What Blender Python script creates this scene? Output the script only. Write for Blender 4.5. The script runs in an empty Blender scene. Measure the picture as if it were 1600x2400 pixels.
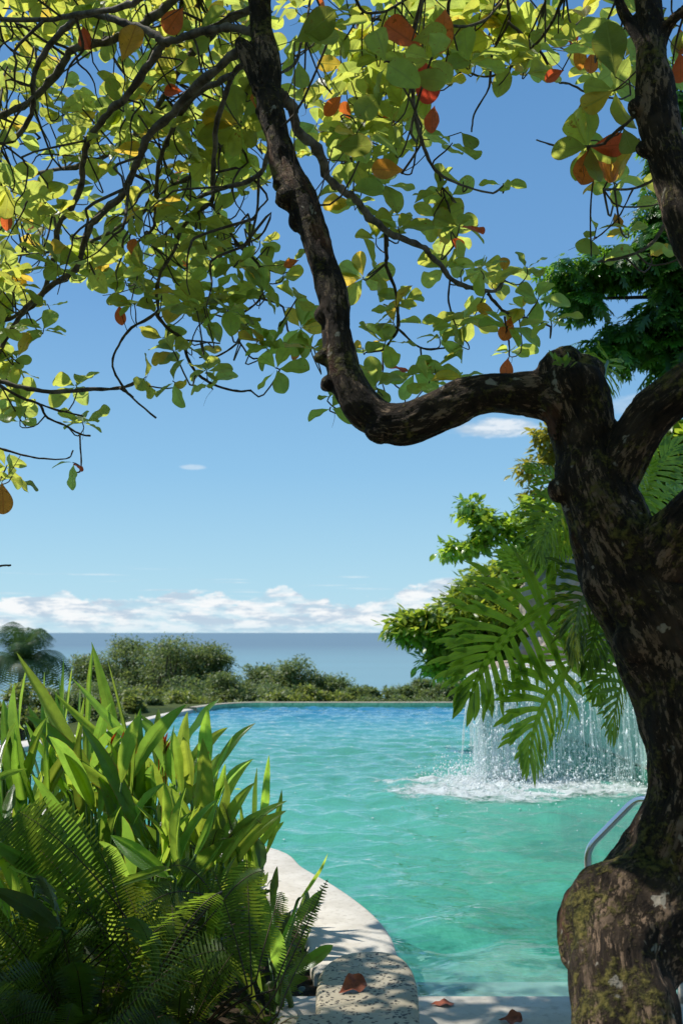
import bpy, math, random
import numpy as np
from mathutils import Vector, noise as mnoise
R = math.radians
rng = np.random.default_rng(7)
random.seed(7)
SC = bpy.context.scene
COL = SC.collection

# ------------------------------------------------------------------ camera, sky, sun, exposure
F = 2333.3                       # focal length in pixels of the 1600x2400 photograph
PITCH = R(6.9); CAMZ = 1.6
cd = bpy.data.cameras.new('camera'); cam = bpy.data.objects.new('camera', cd); COL.objects.link(cam)
cd.sensor_fit = 'VERTICAL'; cd.sensor_height = 36; cd.sensor_width = 36; cd.lens = 35
cd.clip_start = 0.05; cd.clip_end = 300000
cam.location = (0, 0, CAMZ); cam.rotation_euler = (math.pi/2 + PITCH, 0, 0)
cd.dof.use_dof = True; cd.dof.focus_distance = 4.4; cd.dof.aperture_fstop = 4.5
SC.camera = cam
SUN_EL, SUN_AZ = R(59), R(-70)   # azimuth measured from +Y towards +X
SV = Vector((math.cos(SUN_EL)*math.sin(SUN_AZ), math.cos(SUN_EL)*math.cos(SUN_AZ), math.sin(SUN_EL)))
sl = bpy.data.lights.new('sun', 'SUN'); sl.energy = 4.6; sl.angle = R(0.53); sl.color = (1, .955, .88)
so = bpy.data.objects.new('sun', sl); COL.objects.link(so); so.rotation_euler = SV.to_track_quat('Z', 'Y').to_euler()
SC.view_settings.view_transform = 'Standard'; SC.view_settings.look = 'None'
SC.view_settings.exposure = 0.12; SC.view_settings.gamma = 1
SC.cycles.max_bounces = 10; SC.cycles.transparent_max_bounces = 24
SC.cycles.diffuse_bounces = 4; SC.cycles.glossy_bounces = 4; SC.cycles.transmission_bounces = 6
SC.cycles.caustics_reflective = False; SC.cycles.caustics_refractive = False
SC.cycles.sample_clamp_indirect = 6

class NT:
    """tiny node helper"""
    def __init__(s, tree): s.t = tree; s.n = tree.nodes; s.l = tree.links
    def new(s, typ, ins=None, **kw):
        nd = s.n.new(typ)
        for k, v in kw.items(): setattr(nd, k, v)
        for k, v in (ins or {}).items():
            if hasattr(v, 'is_output') or isinstance(v, bpy.types.NodeSocket): s.l.new(v, nd.inputs[k])
            else: nd.inputs[k].default_value = v
        return nd
    def math(s, op, a, b=None, c=None, clamp=False):
        nd = s.n.new('ShaderNodeMath'); nd.operation = op; nd.use_clamp = clamp
        for i, v in enumerate((a, b, c)):
            if v is None: continue
            if isinstance(v, bpy.types.NodeSocket): s.l.new(v, nd.inputs[i])
            else: nd.inputs[i].default_value = v
        return nd.outputs[0]
    def ramp(s, fac, stops, interp='LINEAR'):
        nd = s.n.new('ShaderNodeValToRGB'); cr = nd.color_ramp; cr.interpolation = interp
        while len(cr.elements) < len(stops): cr.elements.new(.5)
        for e, (p, c) in zip(cr.elements, stops):
            e.position = p; e.color = (c, c, c, 1) if not hasattr(c, '__len__') else (*c[:3], 1)
        s.l.new(fac, nd.inputs[0]); return nd.outputs[0]
    def mixc(s, f, a, b, mode='MIX'):
        nd = s.n.new('ShaderNodeMix'); nd.data_type = 'RGBA'; nd.blend_type = mode
        for i, v in ((0, f), (6, a), (7, b)):
            if isinstance(v, bpy.types.NodeSocket): s.l.new(v, nd.inputs[i])
            else: nd.inputs[i].default_value = v if i == 0 else (*v[:3], 1)
        return nd.outputs[2]
    def noise(s, vec, scale, detail=4, rough=.55, dist=0, dims='3D'):
        nd = s.n.new('ShaderNodeTexNoise'); nd.noise_dimensions = dims
        s.l.new(vec, nd.inputs['Vector']); nd.inputs['Scale'].default_value = scale
        nd.inputs['Detail'].default_value = detail; nd.inputs['Roughness'].default_value = rough
        nd.inputs['Distortion'].default_value = dist
        return nd.outputs[0]
    def smooth(s, v, a, b):
        nd = s.n.new('ShaderNodeMapRange'); nd.interpolation_type = 'SMOOTHSTEP'
        s.l.new(v, nd.inputs[0])
        for i, x in ((1, a), (2, b)):
            if isinstance(x, bpy.types.NodeSocket): s.l.new(x, nd.inputs[i])
            else: nd.inputs[i].default_value = x
        return nd.outputs[0]
    def vec(s, x, y, z):
        nd = s.n.new('ShaderNodeCombineXYZ')
        for i, v in enumerate((x, y, z)):
            if isinstance(v, bpy.types.NodeSocket): s.l.new(v, nd.inputs[i])
            else: nd.inputs[i].default_value = v
        return nd.outputs[0]

def build_world():
    w = bpy.data.worlds.new('World'); SC.world = w; w.use_nodes = True
    t = NT(w.node_tree); t.n.clear()
    sky = t.new('ShaderNodeTexSky', sky_type='NISHITA', sun_disc=False, sun_elevation=SUN_EL, sun_rotation=SUN_AZ,
                altitude=60, air_density=1.15, dust_density=0.25, ozone_density=2.2)
    tc = t.new('ShaderNodeTexCoord'); sp = t.new('ShaderNodeSeparateXYZ', {0: tc.outputs['Generated']})
    x, y, z = sp.outputs
    hyp = t.math('SQRT', t.math('ADD', t.math('MULTIPLY', x, x), t.math('MULTIPLY', y, y)))
    az = t.math('ARCTAN2', x, y); v = t.math('DIVIDE', z, t.math('MAXIMUM', hyp, .02))
    # low cumulus bank over the sea
    p1 = t.vec(t.math('MULTIPLY', az, 15.0), t.math('MULTIPLY', v, 30.0), 3.1)
    p2 = t.vec(t.math('MULTIPLY', az, 3.3), 7.7, 1.0)
    puff = t.noise(p1, 2.4, 8, .58, .25)
    big = t.noise(p2, 1.9, 3, .5)
    top = t.math('ADD', .034, t.math('MULTIPLY', t.math('SUBTRACT', big, .5), .040))
    # taller heap a little left of the picture's middle, as in the photograph
    def bump(a0, wid, h):
        d = t.math('DIVIDE', t.math('SUBTRACT', az, a0), wid)
        return t.math('MULTIPLY', t.math('POWER', 2.718, t.math('MULTIPLY', t.math('MULTIPLY', d, d), -1.0)), h)
    for a0, wid, h in ((-.058, .026, .016), (.09, .03, .014), (-.165, .05, .005), (.0, .03, -.006)):
        top = t.math('ADD', top, bump(a0, wid, h))
    edge = t.math('ADD', top, t.math('MULTIPLY', t.math('SUBTRACT', puff, .5), .036))
    bank = t.math('SUBTRACT', 1, t.smooth(v, t.math('SUBTRACT', edge, .002), t.math('ADD', edge, .0025)))
    hole = t.smooth(t.noise(t.vec(t.math('MULTIPLY', az, 7), t.math('MULTIPLY', v, 30.0), .4), 3.2, 7, .6, .3), .34, .56)
    bank = t.math('MULTIPLY', bank, t.math('ADD', .30, t.math('MULTIPLY', hole, .68)))
    bank = t.math('MULTIPLY', bank, t.math('ADD', .55, t.math('MULTIPLY', t.smooth(v, 0.0, .014), .45)))
    # thin stratus lines
    ln = t.noise(t.vec(t.math('MULTIPLY', az, 5), t.math('MULTIPLY', v, 150.0), 5.5), 1.6, 4, .55)
    lm = t.math('MULTIPLY', t.smooth(ln, .56, .72), t.math('MULTIPLY', t.smooth(v, .03, .044), t.math('SUBTRACT', 1, t.smooth(v, .052, .066))))
    # a few small wisps higher up
    def patch(a0, v0, wa, wv, s):
        da = t.math('DIVIDE', t.math('SUBTRACT', az, a0), wa); dv = t.math('DIVIDE', t.math('SUBTRACT', v, v0), wv)
        r2 = t.math('ADD', t.math('MULTIPLY', da, da), t.math('MULTIPLY', dv, dv))
        n = t.noise(t.vec(t.math('MULTIPLY', az, 26), t.math('MULTIPLY', v, 60.0), .9), 1.6, 6, .62, .3)
        return t.math('MULTIPLY', t.smooth(t.math('SUBTRACT', t.math('ADD', n, .55), r2), .42, .95), s)
    wisp = patch(.158, .205, .062, .014, .75)
    for a in ((.30, .222, .05, .016, .35), (.292, .285, .05, .014, .30), (-.15, .165, .02, .004, .35), (.105, .048, .028, .010, .9)):
        wisp = t.math('MAXIMUM', wisp, patch(*a))
    cov = t.math('MAXIMUM', t.math('MAXIMUM', bank, t.math('MULTIPLY', lm, .6)), wisp)
    cov = t.math('MULTIPLY', cov, t.smooth(v, -.002, .001))
    shade = t.noise(t.vec(t.math('MULTIPLY', az, 9), t.math('MULTIPLY', v, 34.0), 2.2), 3.4, 7, .62, .2)
    ccol = t.mixc(t.smooth(shade, .38, .58), (5.0, 6.2, 7.4), (9.2, 9.4, 9.5))
    # clear sea air: the low sky is pale blue, not yellow
    el = t.math('DIVIDE', t.math('MAXIMUM', z, 0), 1.0)
    air = t.ramp(el, [(0, (.44, .71, .86)), (.05, (.385, .665, .84)), (.16, (.255, .525, .79)), (.32, (.155, .365, .68)), (.55, (.10, .27, .56)), (1, (.07, .20, .46))])
    air = t.new('ShaderNodeVectorMath', {0: air, 'Scale': 10.3}, operation='SCALE').outputs[0]
    col = t.mixc(cov, t.mixc(.88, sky.outputs[0], air), ccol)
    bg = t.new('ShaderNodeBackground', {'Color': col, 'Strength': .095})
    out = t.new('ShaderNodeOutputWorld', {'Surface': bg.outputs[0]})
build_world()

# ------------------------------------------------------------------ pixel -> world helpers (1600x2400 photograph)
_c, _s = math.cos(PITCH), math.sin(PITCH)
def ray(px, py):
    a = (px-800)/F; b = (1200-py)/F
    return np.array((a, _c - b*_s, _s + b*_c))
def P(px, py, Y):                     # the point on that line of sight at world distance Y
    d = ray(px, py); return np.array((0, 0, CAMZ)) + d*(Y/d[1])
def G(px, py, z=0.):                  # the point on that line of sight at height z
    d = ray(px, py); return np.array((0, 0, CAMZ)) + d*((z-CAMZ)/d[2])
def px_m(r, Y): return r*Y/F          # pixels to metres at distance Y
def nrm(v): v = np.asarray(v, float); return v/max(1e-9, np.linalg.norm(v))

# ------------------------------------------------------------------ mesh helpers
class Acc:
    def __init__(s): s.v = []; s.f = []; s.fn = []; s.c = []; s.uv = []; s.n = 0; s.mi = []
    def add(s, v, faces, col=(1, 1, 1), uv=None, mi=0):
        v = np.asarray(v, np.float64).reshape(-1, 3); k = len(v)
        s.v.append(v)
        c = np.asarray(col, float)
        s.c.append(np.broadcast_to(c, (k, 3)) if c.ndim == 1 else c)
        s.uv.append(np.zeros((k, 2)) if uv is None else np.asarray(uv, float))
        if isinstance(faces, np.ndarray):
            s.f.append((faces + s.n).ravel()); s.fn.append(np.full(len(faces), faces.shape[1])); m = len(faces)
        else:
            for f in faces: s.f.append(np.asarray(f) + s.n)
            s.fn.append(np.array([len(f) for f in faces])); m = len(faces)
        s.mi.append(np.full(m, mi)); s.n += k
    def mesh(s, name, mats, smooth=True):
        me = bpy.data.meshes.new(name)
        V = np.concatenate(s.v); L = np.concatenate(s.f).astype(np.int32); N = np.concatenate(s.fn).astype(np.int32)
        me.vertices.add(len(V)); me.vertices.foreach_set('co', V.astype(np.float32).ravel())
        me.loops.add(len(L)); me.loops.foreach_set('vertex_index', L)
        me.polygons.add(len(N))
        st = np.concatenate(([0], np.cumsum(N)[:-1])).astype(np.int32)
        me.polygons.foreach_set('loop_start', st)
        me.polygons.foreach_set('loop_total', N)
        me.polygons.foreach_set('material_index', np.concatenate(s.mi).astype(np.int32))
        me.polygons.foreach_set('use_smooth', np.full(len(N), smooth))
        ca = me.attributes.new('Col', 'FLOAT_COLOR', 'POINT')
        C4 = np.ones((len(V), 4), np.float32); C4[:, :3] = np.concatenate(s.c); ca.data.foreach_set('color', C4.ravel())
        ua = me.attributes.new('luv', 'FLOAT_VECTOR', 'POINT')
        U3 = np.zeros((len(V), 3), np.float32); U3[:, :2] = np.concatenate(s.uv); ua.data.foreach_set('vector', U3.ravel())
        me.update(calc_edges=True); me.validate()
        for m in (mats if isinstance(mats, (list, tuple)) else [mats]): me.materials.append(m)
        return me
def tag(o, label=None, cat=None, group=None, kind=None):
    if label: o['label'] = label
    if cat: o['category'] = cat
    if group: o['group'] = group
    if kind: o['kind'] = kind
    return o
def link(name, me, parent=None):
    o = bpy.data.objects.new(name, me); COL.objects.link(o)
    if parent: o.parent = parent; o.location = -Vector(parent.location)
    return o
def obj(name, acc, mats, parent=None, smooth=True): return link(name, acc.mesh(name, mats, smooth), parent)
def thing(name, label, cat, loc, group=None):
    o = bpy.data.objects.new(name, None); COL.objects.link(o); o.location = Vector(loc); o.empty_display_size = .1
    return tag(o, label, cat, group)

def catmull(pts, n):
    pts = np.asarray(pts, float); m = len(pts)
    if m == 2: t = np.linspace(0, 1, n)[:, None]; return pts[0]*(1-t) + pts[1]*t
    q = np.vstack((2*pts[0]-pts[1], pts, 2*pts[-1]-pts[-2])); out = []
    seg = np.linspace(0, m-1, n)
    for s in seg:
        i = min(int(s), m-2); t = s-i; a, b, c, d = q[i:i+4]
        out.append(.5*((2*b) + (c-a)*t + (2*a-5*b+4*c-d)*t*t + (3*b-3*c+d-a)*t**3))
    return np.array(out)
def frames(path):
    T = np.gradient(path, axis=0); T /= np.maximum(np.linalg.norm(T, axis=1, keepdims=True), 1e-9)
    up = np.array((0, 0, 1.)) if abs(T[0][2]) < .9 else np.array((1., 0, 0))
    A = [nrm(np.cross(T[0], up))]
    for i in range(1, len(T)):
        a = A[-1] - T[i]*np.dot(A[-1], T[i]); A.append(nrm(a))
    A = np.array(A); return T, A, np.cross(T, A)
def tube(acc, path, rad, sides=8, col=(1, 1, 1), cap=True, wob=0., mi=0):
    path = np.asarray(path, float); n = len(path); rad = np.broadcast_to(np.asarray(rad, float), (n,))
    T, A, B = frames(path); th = np.linspace(0, 2*math.pi, sides, endpoint=False)
    r = rad[:, None]*np.ones(sides)
    if wob: r = r*(1 + wob*rng.standard_normal((n, sides)))
    V = path[:, None, :] + r[..., None]*(np.cos(th)[None, :, None]*A[:, None, :] + np.sin(th)[None, :, None]*B[:, None, :])
    i = np.arange(n-1)[:, None]*sides; j = np.arange(sides)[None, :]; j2 = (j+1) % sides
    Fq = np.stack((i+j, i+j2, i+sides+j2, i+sides+j), -1).reshape(-1, 4)
    d = np.concatenate(([0], np.cumsum(np.linalg.norm(np.diff(path, axis=0), axis=1))))
    uv = np.stack((np.broadcast_to(th[None, :]/6.283, (n, sides)), np.broadcast_to(d[:, None], (n, sides))), -1).reshape(-1, 2)
    V = V.reshape(-1, 3)
    if cap:
        faces = [tuple(q) for q in Fq] + [tuple(range(sides))[::-1], tuple((n-1)*sides + k for k in range(sides))]
        acc.add(V, faces, col, uv, mi)
    else: acc.add(V, Fq, col, uv, mi)

def grid_faces(nv, nu):
    i = np.arange(nv-1)[:, None]*nu; j = np.arange(nu-1)[None, :]
    return np.stack((i+j, i+j+1, i+nu+j+1, i+nu+j), -1).reshape(-1, 4)
def leaf_template(prof, nu=5, bend=.15, fold=.12, wave=.0, twist=0., side=0., seed=0, notch=False):
    """unit leaf, base at 0, tip at (0,1,0), facing +Z; prof = [(v, halfwidth)]"""
    r = np.random.default_rng(seed)
    vs = np.array([p[0] for p in prof]); ws = np.array([p[1] for p in prof]); us = np.linspace(-1, 1, nu)
    ph = r.uniform(0, 6.28, 2)
    V = []; U = []
    for v, w in zip(vs, ws):
        for u in us:
            x = u*w + side*v*v; yy = v
            z = -bend*v*v + fold*abs(u)*w - .35*fold*w*(u*u) + wave*w*math.sin(v*13 + (ph[0] if u < 0 else ph[1]))*abs(u)
            a = twist*v; V.append((x*math.cos(a)-z*math.sin(a)*.3, yy, z*math.cos(a) + x*math.sin(a))); U.append((u, v))
    return np.array(V), grid_faces(len(vs), nu), np.array(U)
def scatter(acc, tpl, Pos, D, N, S, col, mi=0):
    """copies of one template: positions, along-direction, normal, scale, colour"""
    V, Fq, U = tpl; Pos = np.asarray(Pos, float).reshape(-1, 3); k = len(Pos)
    if k == 0: return
    D = D/np.maximum(np.linalg.norm(D, axis=1, keepdims=True), 1e-9)
    X = np.cross(D, N); X /= np.maximum(np.linalg.norm(X, axis=1, keepdims=True), 1e-9); Nn = np.cross(X, D)
    S = np.broadcast_to(np.asarray(S, float), (k,))
    W = Pos[:, None, :] + S[:, None, None]*(V[None, :, 0:1]*X[:, None] + V[None, :, 1:2]*D[:, None] + V[None, :, 2:3]*Nn[:, None])
    m = len(V); Fa = (Fq[None] + (np.arange(k)*m)[:, None, None]).reshape(-1, Fq.shape[1])
    C = np.repeat(np.broadcast_to(col, (k, 3)), m, axis=0)
    acc.add(W.reshape(-1, 3), Fa, C, np.tile(U, (k, 1)), mi)
def bend_tpl(acc, tpl, p0, p1, p2, face, L=None, col=(1, 1, 1), mi=0, roll=0.):
    """wrap a flat template (u sideways, v along 0..1, w normal) round a quadratic curve p0-p1-p2"""
    V, Fq, U = tpl; p0, p1, p2 = map(np.asarray, (p0, p1, p2))
    t = np.clip(V[:, 1], 0, 1.0)[:, None]
    B = (1-t)**2*p0 + 2*t*(1-t)*p1 + t*t*p2; ex = V[:, 1:2]-t
    T = 2*(1-t)*(p1-p0) + 2*t*(p2-p1); T /= np.maximum(np.linalg.norm(T, axis=1, keepdims=True), 1e-9)
    S = np.cross(T, np.asarray(face, float)[None]); S /= np.maximum(np.linalg.norm(S, axis=1, keepdims=True), 1e-9)
    N = np.cross(S, T)
    if L is None: L = np.linalg.norm(p1-p0) + np.linalg.norm(p2-p1)
    ca, sa = math.cos(roll), math.sin(roll)
    S2 = S*ca + N*sa; N2 = N*ca - S*sa
    acc.add(B + T*ex*L + S2*V[:, 0:1]*L + N2*V[:, 2:3]*L, Fq, col, U, mi)
def rand_dirs(k, r=rng):
    d = r.standard_normal((k, 3)); return d/np.linalg.norm(d, axis=1, keepdims=True)
def sweep(acc, path, prof, closed=False, col=(1, 1, 1), mi=0):
    """path: xy points; prof: (offset to the left of travel, z)"""
    p = np.asarray(path, float)[:, :2]; n = len(p)
    if closed: T = np.roll(p, -1, 0) - np.roll(p, 1, 0)
    else: T = np.gradient(p, axis=0)
    T /= np.maximum(np.linalg.norm(T, axis=1, keepdims=True), 1e-9); Nn = np.stack((-T[:, 1], T[:, 0]), 1)
    pr = np.asarray(prof, float); m = len(pr)
    V = np.zeros((n, m, 3)); V[..., :2] = p[:, None] + Nn[:, None]*pr[None, :, 0:1]; V[..., 2] = pr[None, :, 1]
    rows = n if closed else n-1
    fs = []
    for i in range(rows):
        for j in range(m):
            k = (j+1) % m; i2 = (i+1) % n; fs.append((i*m+j, i*m+k, i2*m+k, i2*m+j))
    if not closed: fs += [tuple(range(m)), tuple((n-1)*m + j for j in range(m))[::-1]]
    acc.add(V.reshape(-1, 3), fs, col, None, mi)

# ------------------------------------------------------------------ materials
def mat(name):
    m = bpy.data.materials.new(name); m.use_nodes = True; t = NT(m.node_tree); t.n.clear()
    out = t.new('ShaderNodeOutputMaterial'); return m, t, out
def leaf_mat(name, front, through, rough=.38, trans=.55, spots=0., vein=.25, spec=.5, veincol=None, sidev=9., tint=(1, 1, 1)):
    m, t, out = mat(name)
    c = t.new('ShaderNodeAttribute', attribute_name='Col').outputs['Color']
    u = t.new('ShaderNodeAttribute', attribute_name='luv').outputs['Vector']
    sp = t.new('ShaderNodeSeparateXYZ', {0: u}); au = t.math('ABSOLUTE', sp.outputs[0])
    mid = t.math('SUBTRACT', 1, t.smooth(au, .02, .09))
    sv = t.math('SINE', t.math('MULTIPLY', t.math('SUBTRACT', sp.outputs[1], t.math('MULTIPLY', au, .13)), sidev*6.283))
    side = t.math('MULTIPLY', t.smooth(sv, .86, 1.0), .5)
    vn = t.math('MULTIPLY', t.math('MAXIMUM', mid, side), vein)
    ob = t.new('ShaderNodeTexCoord').outputs['Object']
    mott = t.ramp(t.noise(ob, 18, 3), [(.3, .82), (.7, 1.15)])
    f = t.mixc(1, t.mixc(1, front, c, 'MULTIPLY'), mott, 'MULTIPLY'); th = t.mixc(1, t.mixc(1, through, c, 'MULTIPLY'), mott, 'MULTIPLY')
    vc = veincol or tuple(min(1, x*1.7+.03) for x in front)
    f = t.mixc(vn, f, vc); th = t.mixc(t.math('MULTIPLY', vn, .8), th, tuple(x*.55 for x in through))
    if spots:
        s = t.smooth(t.noise(ob, 95, 2, .5), .69, .74)
        s2 = t.math('MULTIPLY', t.smooth(t.noise(ob, 9, 2), .55, .7), t.smooth(t.noise(ob, 60, 2), .56, .66))
        sm = t.math('MULTIPLY', t.math('MAXIMUM', s, s2), spots)
        f = t.mixc(sm, f, (.16, .05, .015)); th = t.mixc(sm, th, (.45, .10, .01))
        eg = t.math('MULTIPLY', t.math('MULTIPLY', t.smooth(t.math('ADD', au, t.math('MULTIPLY', t.noise(ob, 30, 3), .5)), 1.12, 1.3), t.smooth(t.noise(ob, 3.5, 2), .45, .55)), .8)
        f = t.mixc(eg, f, (.20, .09, .03)); th = t.mixc(eg, th, (.55, .22, .03))
    bmp = t.new('ShaderNodeBump', {'Height': t.math('ADD', t.math('MULTIPLY', vn, 1.5), t.math('MULTIPLY', t.noise(ob, 40, 3), .5)), 'Strength': .35, 'Distance': .004})
    b = t.new('ShaderNodeBsdfPrincipled', {'Base Color': f, 'Roughness': rough, 'Specular IOR Level': spec, 'Normal': bmp.outputs[0]})
    tr = t.new('ShaderNodeBsdfTranslucent', {'Color': th, 'Normal': bmp.outputs[0]})
    mx = t.new('ShaderNodeMixShader', {0: trans, 1: b.outputs[0], 2: tr.outputs[0]})
    t.l.new(mx.outputs[0], out.inputs[0]); return m

M = {}
M['almond'] = leaf_mat('almond_leaf', (.085, .118, .03), (.74, .77, .17), .36, .66, .75, .6)
M['red'] = leaf_mat('red_leaf', (.55, .09, .03), (.97, .20, .05), .45, .55, .9, .5, veincol=(.25, .03, .01))
M['blade'] = leaf_mat('blade_leaf', (.032, .095, .012), (.54, .76, .08), .28, .58, .35, .35, sidev=26)
M['fern'] = leaf_mat('fern_leaf', (.032, .07, .012), (.33, .47, .045), .42, .42, .3, .2)
M['philo'] = leaf_mat('split_leaf', (.055, .13, .014), (.56, .70, .05), .24, .48, 0, .9, veincol=(.26, .40, .10), sidev=0)
M['dark'] = leaf_mat('dark_leaf', (.040, .11, .022), (.26, .52, .05), .24, .32, 0, .3)
M['shrub'] = leaf_mat('shrub_leaf', (.10, .16, .03), (.45, .55, .08), .32, .45, 0, .3)
M['far'] = leaf_mat('far_leaf', (.125, .175, .075), (.30, .40, .12), .5, .35, 0, 0)
M['farlight'] = leaf_mat('far_light_leaf', (.16, .19, .055), (.38, .45, .10), .5, .35, 0, 0)
M['palm'] = leaf_mat('palm_leaf', (.05, .10, .04), (.14, .25, .05), .42, .25, 0, .2, spec=.15)
M['heli'] = leaf_mat('flower_petal', (.75, .07, .02), (.9, .15, .03), .35, .4, 0, 0)

def bark_mat(name, moss=1., light=1., pink=1.):
    m, t, out = mat(name)
    q = t.new('ShaderNodeAttribute', attribute_name='bark').outputs['Vector']; ob = t.new('ShaderNodeTexCoord').outputs['Object']
    n1 = t.noise(q, 75, 7, .72, .7); n2 = t.noise(q, 17, 5, .65, .4); n3 = t.noise(ob, 7, 4, .6); n4 = t.noise(ob, 46, 5, .65)
    vo = t.new('ShaderNodeTexVoronoi', {'Vector': q, 'Scale': 26.}, feature='DISTANCE_TO_EDGE').outputs[0]
    h = t.math('ADD', t.math('MULTIPLY', n1, .9), t.math('ADD', t.math('MULTIPLY', n2, .8), t.math('MULTIPLY', t.smooth(vo, 0, .14), .08)))
    base = t.ramp(h, [(.72, (.008*light, .0042*light, .0026*light)), (.96, (.040*light, .026*light, .016*light)), (1.24, (.26*light, .175*light, .115*light))])
    gry = t.mixc(t.math('MULTIPLY', t.smooth(n3, .5, .66), .6), base, (.085*light, .058*light, .038*light))
    red = t.mixc(t.math('MULTIPLY', t.smooth(t.noise(q, 5, 4, .6), .56, .68), .55*pink), gry, (.28, .11, .06))
    ms = t.math('MULTIPLY', t.smooth(t.math('ADD', t.math('MULTIPLY', t.noise(ob, 5.5, 4, .6), .6), t.math('MULTIPLY', n4, .5)), .555, .66), .8*moss)
    c = t.mixc(ms, red, t.mixc(t.smooth(n4, .35, .7), (.055, .065, .012), (.24, .20, .05)))
    li = t.math('MULTIPLY', t.smooth(t.noise(ob, 14, 3, .55, .5), .665, .70), .8*moss)
    c = t.mixc(li, c, (.42, .38, .31))
    bmp = t.new('ShaderNodeBump', {'Height': t.math('ADD', h, t.math('MULTIPLY', ms, t.math('MULTIPLY', n4, 1.2))), 'Strength': 1., 'Distance': .022})
    b = t.new('ShaderNodeBsdfPrincipled', {'Base Color': c, 'Roughness': .86, 'Specular IOR Level': .25, 'Normal': bmp.outputs[0]})
    t.l.new(b.outputs[0], out.inputs[0]); return m
M['bark'] = bark_mat('bark', 1., 1.)
def simple_mat(name, c1, c2, scale=8, rough=.8, bump=.3, dist=.01, metallic=0, spec=.4, detail=6, c3=None, s3=60, speck=None):
    m, t, out = mat(name); ob = t.new('ShaderNodeTexCoord').outputs['Object']
    n = t.noise(ob, scale, detail, .6, .2); c = t.mixc(t.smooth(n, .3, .7), c1, c2)
    if c3: c = t.mixc(t.math('MULTIPLY', t.smooth(t.noise(ob, s3, 4, .6), .5, .72), .7), c, c3)
    if speck:
        wv = t.new('ShaderNodeVectorMath', {0: ob, 1: t.new('ShaderNodeVectorMath', {0: t.new('ShaderNodeTexNoise', {'Vector': ob, 'Scale': 70.}).outputs['Color'], 'Scale': .022}, operation='SCALE').outputs[0]}, operation='ADD').outputs[0]
        vo = t.new('ShaderNodeTexVoronoi', {'Vector': wv, 'Scale': speck[1], 'Randomness': 1.})
        c = t.mixc(t.math('MULTIPLY', t.math('SUBTRACT', 1, t.smooth(vo.outputs[0], .30, .40)), t.smooth(t.noise(ob, speck[1]*.6, 2), .40, .46)), c, speck[0])
    bmp = t.new('ShaderNodeBump', {'Height': t.noise(ob, scale*4, 6, .65), 'Strength': bump, 'Distance': dist})
    b = t.new('ShaderNodeBsdfPrincipled', {'Base Color': c, 'Roughness': rough, 'Metallic': metallic, 'Specular IOR Level': spec, 'Normal': bmp.outputs[0]})
    t.l.new(b.outputs[0], out.inputs[0]); return m
M['twig'] = simple_mat('twig_bark', (.045, .030, .020), (.115, .088, .065), 22, .85, .5, .004, c3=(.19, .17, .14), s3=30)
M['branch'] = simple_mat('branch_bark', (.06, .045, .034), (.22, .185, .150), 16, .85, .6, .006, c3=(.04, .03, .02), s3=38)
M['coping'] = simple_mat('coping_stone', (.54, .49, .41), (.66, .61, .53), 5, .8, .25, .003, c3=(.42, .37, .30), s3=26)
M['deck'] = simple_mat('deck_stone', (.44, .38, .30), (.56, .51, .43), 4, .85, .3, .003, c3=(.34, .29, .23), s3=40)
M['terrazzo'] = simple_mat('terrazzo', (.34, .29, .20), (.45, .40, .30), 6, .62, .15, .002, speck=((.04, .032, .024), 52.))
M['kerbtop'] = simple_mat('kerb_top', (.30, .27, .20), (.42, .38, .29), 6, .8, .3, .004)
M['rock'] = simple_mat('rock', (.34, .27, .21), (.56, .48, .40), 2.2, .88, .8, .05, c3=(.11, .09, .075), s3=6)
M['palerock'] = simple_mat('pale_rock', (.46, .38, .31), (.56, .49, .42), 5, .85, .5, .02)
M['plaster'] = simple_mat('plaster', (.62, .76, .68), (.78, .86, .80), 2.2, .6, .25, .02, c3=(.52, .66, .58), s3=7)
M['soil'] = simple_mat('soil', (.030, .022, .015), (.07, .05, .033), 12, .95, .8, .03, c3=(.06, .07, .02), s3=5)
M['deadleaf'] = simple_mat('dead_leaf', (.16, .045, .020), (.46, .12, .05), 22, .6, .4, .004)
M['stem'] = simple_mat('green_stem', (.06, .13, .03), (.12, .22, .05), 14, .4, .2, .003)
M['fernstem'] = simple_mat('fern_stem', (.045, .028, .015), (.09, .06, .03), 30, .6, .2, .002)
m, t, out = mat('steel'); b = t.new('ShaderNodeBsdfPrincipled', {'Base Color': (.80, .79, .76, 1), 'Metallic': 1., 'Roughness': .24}); t.l.new(b.outputs[0], out.inputs[0]); M['steel'] = m

def ground_mat():
    m, t, out = mat('hillside'); ob = t.new('ShaderNodeTexCoord').outputs['Object']
    c = t.mixc(t.smooth(t.noise(ob, .35, 6, .7), .35, .65), (.035, .055, .015), (.09, .11, .03))
    sp = t.new('ShaderNodeSeparateXYZ', {0: ob})
    near = t.math('SUBTRACT', 1, t.smooth(sp.outputs[1], 10, 15))
    soil = t.mixc(t.smooth(t.noise(ob, 14, 6, .65), .35, .65), (.026, .019, .012), (.07, .05, .033))
    c = t.mixc(near, c, soil)
    bmp = t.new('ShaderNodeBump', {'Height': t.noise(ob, 30, 6, .7), 'Strength': .8, 'Distance': .03})
    b = t.new('ShaderNodeBsdfPrincipled', {'Base Color': c, 'Roughness': .95, 'Specular IOR Level': .1, 'Normal': bmp.outputs[0]})
    t.l.new(b.outputs[0], out.inputs[0]); return m
M['ground'] = ground_mat()
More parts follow.
